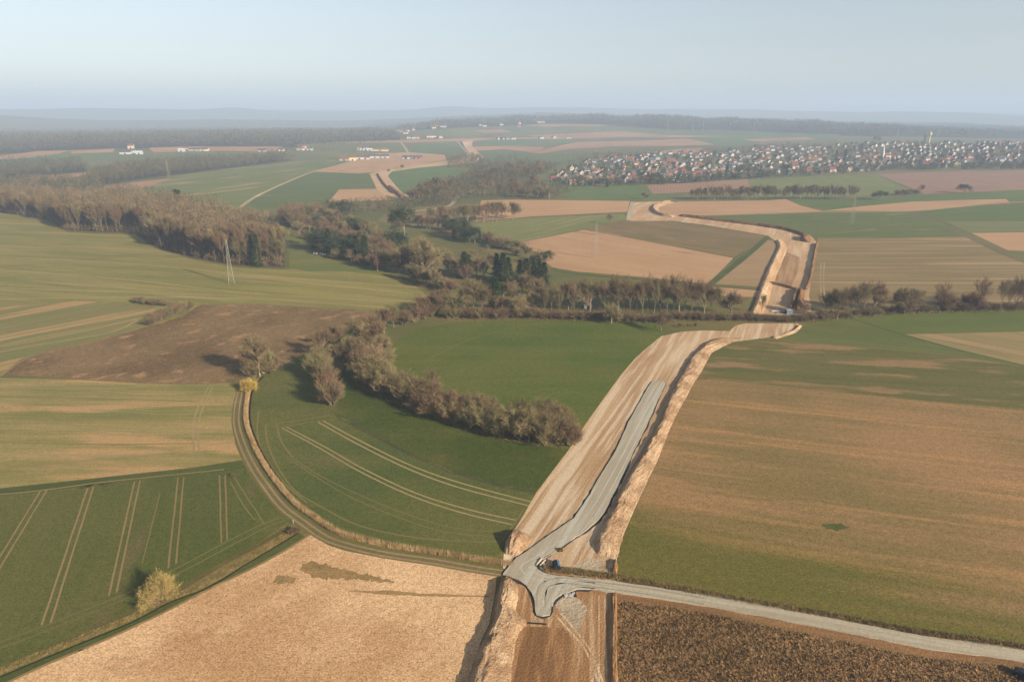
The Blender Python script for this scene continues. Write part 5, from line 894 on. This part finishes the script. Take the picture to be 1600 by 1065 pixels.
for (a, b), (c, d) in zip(pr[3:-1], pr[4:]): m.poly([(a,-1.25,b+.02),(a,1.25,b+.02),(c,1.25,d+.02),(c,-1.25,d+.02)])
m.build('blue_cover', TARP, o)
x, y, z = at(842,884); o = empty('drain_inlet', x, y, z, .2); tag(o, 'dark drain inlet with pale pipes in the crook of the junction', 'drain inlet'); m = MB()
for k in range(12): a0, a1 = k*math.pi/6, (k+1)*math.pi/6; m.poly([(1.1*math.cos(a0),1.1*math.sin(a0),.05),(1.1*math.cos(a1),1.1*math.sin(a1),.05),(.8*math.cos(a1),.8*math.sin(a1),.45),(.8*math.cos(a0),.8*math.sin(a0),.45)])
m.build('rim', BLK, o); MB().bar((-.5,.3,.3), (1.4,2.2,.5), .22, n=8).bar((.2,-.2,.3), (1.9,1.4,.5), .18, n=8).build('pipe', CONC, o); MB().bar((-.1,.5,.5), (.9,1.7,.7), .08, n=6).build('marker_pole', YEL, o)
x, y, z = at(889,928); m = MB(); r3 = np.random.RandomState(3)
st_ = empty('stone_pile', x, y, z, 0); tag(st_, 'small pile of pale rubble stones at the lane edge', 'stone pile'); m.poly([(-1.6,-.9,.03),(1.7,-.9,.03),(1.5,1.1,.03)]); m.build('base_sheet', BLK, st_); m = MB()
for k in range(34):
    u, v = r3.uniform(0, 1), r3.uniform(0, 1); cx, cy = -1.0+u*2.3, -.7+v*(.2+1.3*u)*.9; s = r3.uniform(.12, .26); b = len(m.v)
    m.v += [(cx+dx*s*r3.uniform(.7,1.2), cy+dy*s*r3.uniform(.7,1.2), .02+max(dz, 0)*s*1.3*r3.uniform(.7,1.2)) for dz in (-1, 1) for dx, dy in ((-1,-1),(1,-1),(1,1),(-1,1))]; m.f += [[b+i for i in q] for q in ((4,5,6,7),(0,1,5,4),(1,2,6,5),(2,3,7,6),(3,0,4,7))]
g = m.build('stones', CONC, st_); g['kind'] = 'stuff'
x, y, z = at(839,974); o = MB().bar((-1.9,.1,.16), (1.9,-.25,.16), .15, n=8).build('pipe', BLK); o.location = (x, y, z); tag(o, 'thin dark pipe lying on the soil below the junction', 'pipe')
x, y, z = at(876,861); o = MB().box(-.5,.5,-.4,.4,0,.55).box(-.35,.35,-.25,.25,.55,.7).build('manhole_cover', plain('olive_cover', (96,84,50), (80,72,46), 2)); o.location = (x, y, z+.2); tag(o, 'small dark manhole box at the right road edge', 'manhole')
x, y, z = at(812,894); 
x, y, z = at(1232,490); o = empty('site_container', x, y, z, .1); tag(o, 'bright blue container beside the stream crossing', 'container'); MB().box(-1.6,1.6,-1.1,1.1,0,2.2).build('box', BLUE, o); MB().box(-1.5,1.5,-1.0,1.0,2.2,2.3).build('roof', CONC, o); MB().box(-1.63,-1.6,-.9,.9,.1,2.0).build('door', BLK, o)
for i, (px, py) in enumerate([(1212,487),(1219,489),(1226,484)]):
    x, y, z = at(px, py); o = MB().bar((-2.4,-.3,.35), (2.4,.3,.35), .34, n=10).bar((-2.2,.5,.35), (2.5,1.1,.35), .34, n=10).build('pipe_bundle', CONC if i != 1 else BLUE); o.location = (x, y, z); tag(o, ('pale pipes left of the blue container','blue pipes just left of the blue container','pale pipes behind the blue container')[i], 'pipes', 'pipes beside the stream crossing')
for i, (px, py) in enumerate([(1182,498),(1228,498)]):
    x, y, z = at(px, py); o = empty('barrier', x, y, z, 0); tag(o, ('red and white barrier at the left of the stream crossing','red and white barrier at the right of the stream crossing')[i], 'barrier', 'barriers at the stream crossing')
    for sx in (-2.8, 0, 2.8): MB().box(sx-.06,sx+.06,-.2,.2,0,1.1).build('post', BLK, o)
    MB().box(-3,3,-.04,.04,.75,1.1).build('upper_board', CONC, o); MB().box(-3,3,-.04,.04,.3,.55).build('lower_board', plain('barrier_red', (190,84,70), None), o)
x, y, z = at(918,482); o = empty('shed', x, y, z, .1); tag(o, 'small pale shed half hidden among the stream alders', 'shed'); w2 = MB().box(-2,2,-1.4,1.4,0,2.1).build('walls', WALL['grey'], o); MB().box(-2.2,2.2,-1.6,1.6,2.1,2.25).build('roof', CONC, o); MB().box(-.5,.5,-1.43,-1.4,0,1.8).build('door', BLK, w2)
for i, (px, py) in enumerate([(491.5,397),(495,397.5),(500.5,397.5),(504,398.5),(508,399)]):
    x, y, z = at(px, py); m = MB(); n = 12
    m.bar((-.65,0,.62), (.65,0,.62), .62, n=14); o = m.build('wrapped_bale', CONC); o.location = (x, y, z); o.rotation_euler = (0, 0, .3*i); tag(o, f'{ORD[i]} white wrapped bale from the left below the dark spruces', 'bale', 'white bales below the spruces')
# transformer hut at the track fork and a small post
x, y, z = at(458.5,818); o = empty('marker_post', x, y, z); tag(o, 'thin white marker post at the field corner beside the track', 'post'); MB().bar((0,0,-.2), (0,0,1.5), .07, n=6).build('pole', CONC, o); MB().bar((0,0,1.5), (0,0,1.65), .09, .03, 6).build('cap', BLK, o)
putpx('bush3', 463, 832, 9, 'bare_shrub', 'tiny reddish shrub where ditch and farm track meet', 'bush', None, 1.6)
putpx('bush3', 455, 834, 7, 'bare_shrub', 'tiny reddish shrub on the dry verge near the track fork', 'bush', None, 1.6)
putpx('bush1', 365, 745, 6, 'bare_shrub', 'tiny dark shrub beside the upper farm track bend', 'bush', None, 1.6)
# dark blue car at the bottom right corner
x, y, z = at(1603,1060); car = empty('parked_car', x, y, z, -.9); tag(car, 'dark blue car cut by the bottom right corner', 'car'); CARP = plain('dark_blue_paint', (44,50,74), None, 1, .25, k=.8)
m = MB(); sec = [(-2.1,.35,.75),(-2.0,.35,.95),(-1.1,.3,1.0),(-.9,.3,1.02),(1.3,.3,1.0),(2.0,.35,.9),(2.15,.4,.7)]
for (a, b0, b1), (c, d0, d1) in zip(sec[:-1], sec[1:]):
    m.poly([(a,-.88,b1),(c,-.88,d1),(c,.88,d1),(a,.88,b1)]); m.poly([(a,-.88,b0),(c,-.88,d0),(c,-.88,d1),(a,-.88,b1)]); m.poly([(a,.88,b1),(c,.88,d1),(c,.88,d0),(a,.88,b0)])
m.poly([(-2.1,-.88,.35),(-2.1,-.88,.75),(-2.1,.88,.75),(-2.1,.88,.35)]); m.poly([(2.15,-.88,.4),(2.15,.88,.4),(2.15,.88,.7),(2.15,-.88,.7)]); bd = m.build('body', CARP, car)
m = MB(); lo_ = [(-1.6,-.82,1.0),(.9,-.82,1.0),(.9,.82,1.0),(-1.6,.82,1.0)]; hi_ = [(-1.1,-.66,1.45),(.3,-.66,1.45),(.3,.66,1.45),(-1.1,.66,1.45)]; b = len(m.v); m.v += lo_+hi_; m.f += [[0,1,5,4],[1,2,6,5],[2,3,7,6],[3,0,4,7]]; m.build('windows', DARKW, car); m = MB(); m.poly([(p_[0], p_[1], p_[2]+.01) for p_ in hi_]); m.build('roof', CARP, car)
for sx in (-1.3, 1.35):
    for sy in (-.85, .85): wh = MB().bar((sx, sy-.1, .33), (sx, sy+.1, .33), .33, n=16).build('wheel', BLK, car); MB().bar((sx, sy-.12, .33), (sx, sy+.12, .33), .17, n=10).build('rim', CONC, wh)
for sy in (-.6, .6): MB().box(2.12,2.18,sy-.2,sy+.2,.58,.74).build('headlight', CONC, car)
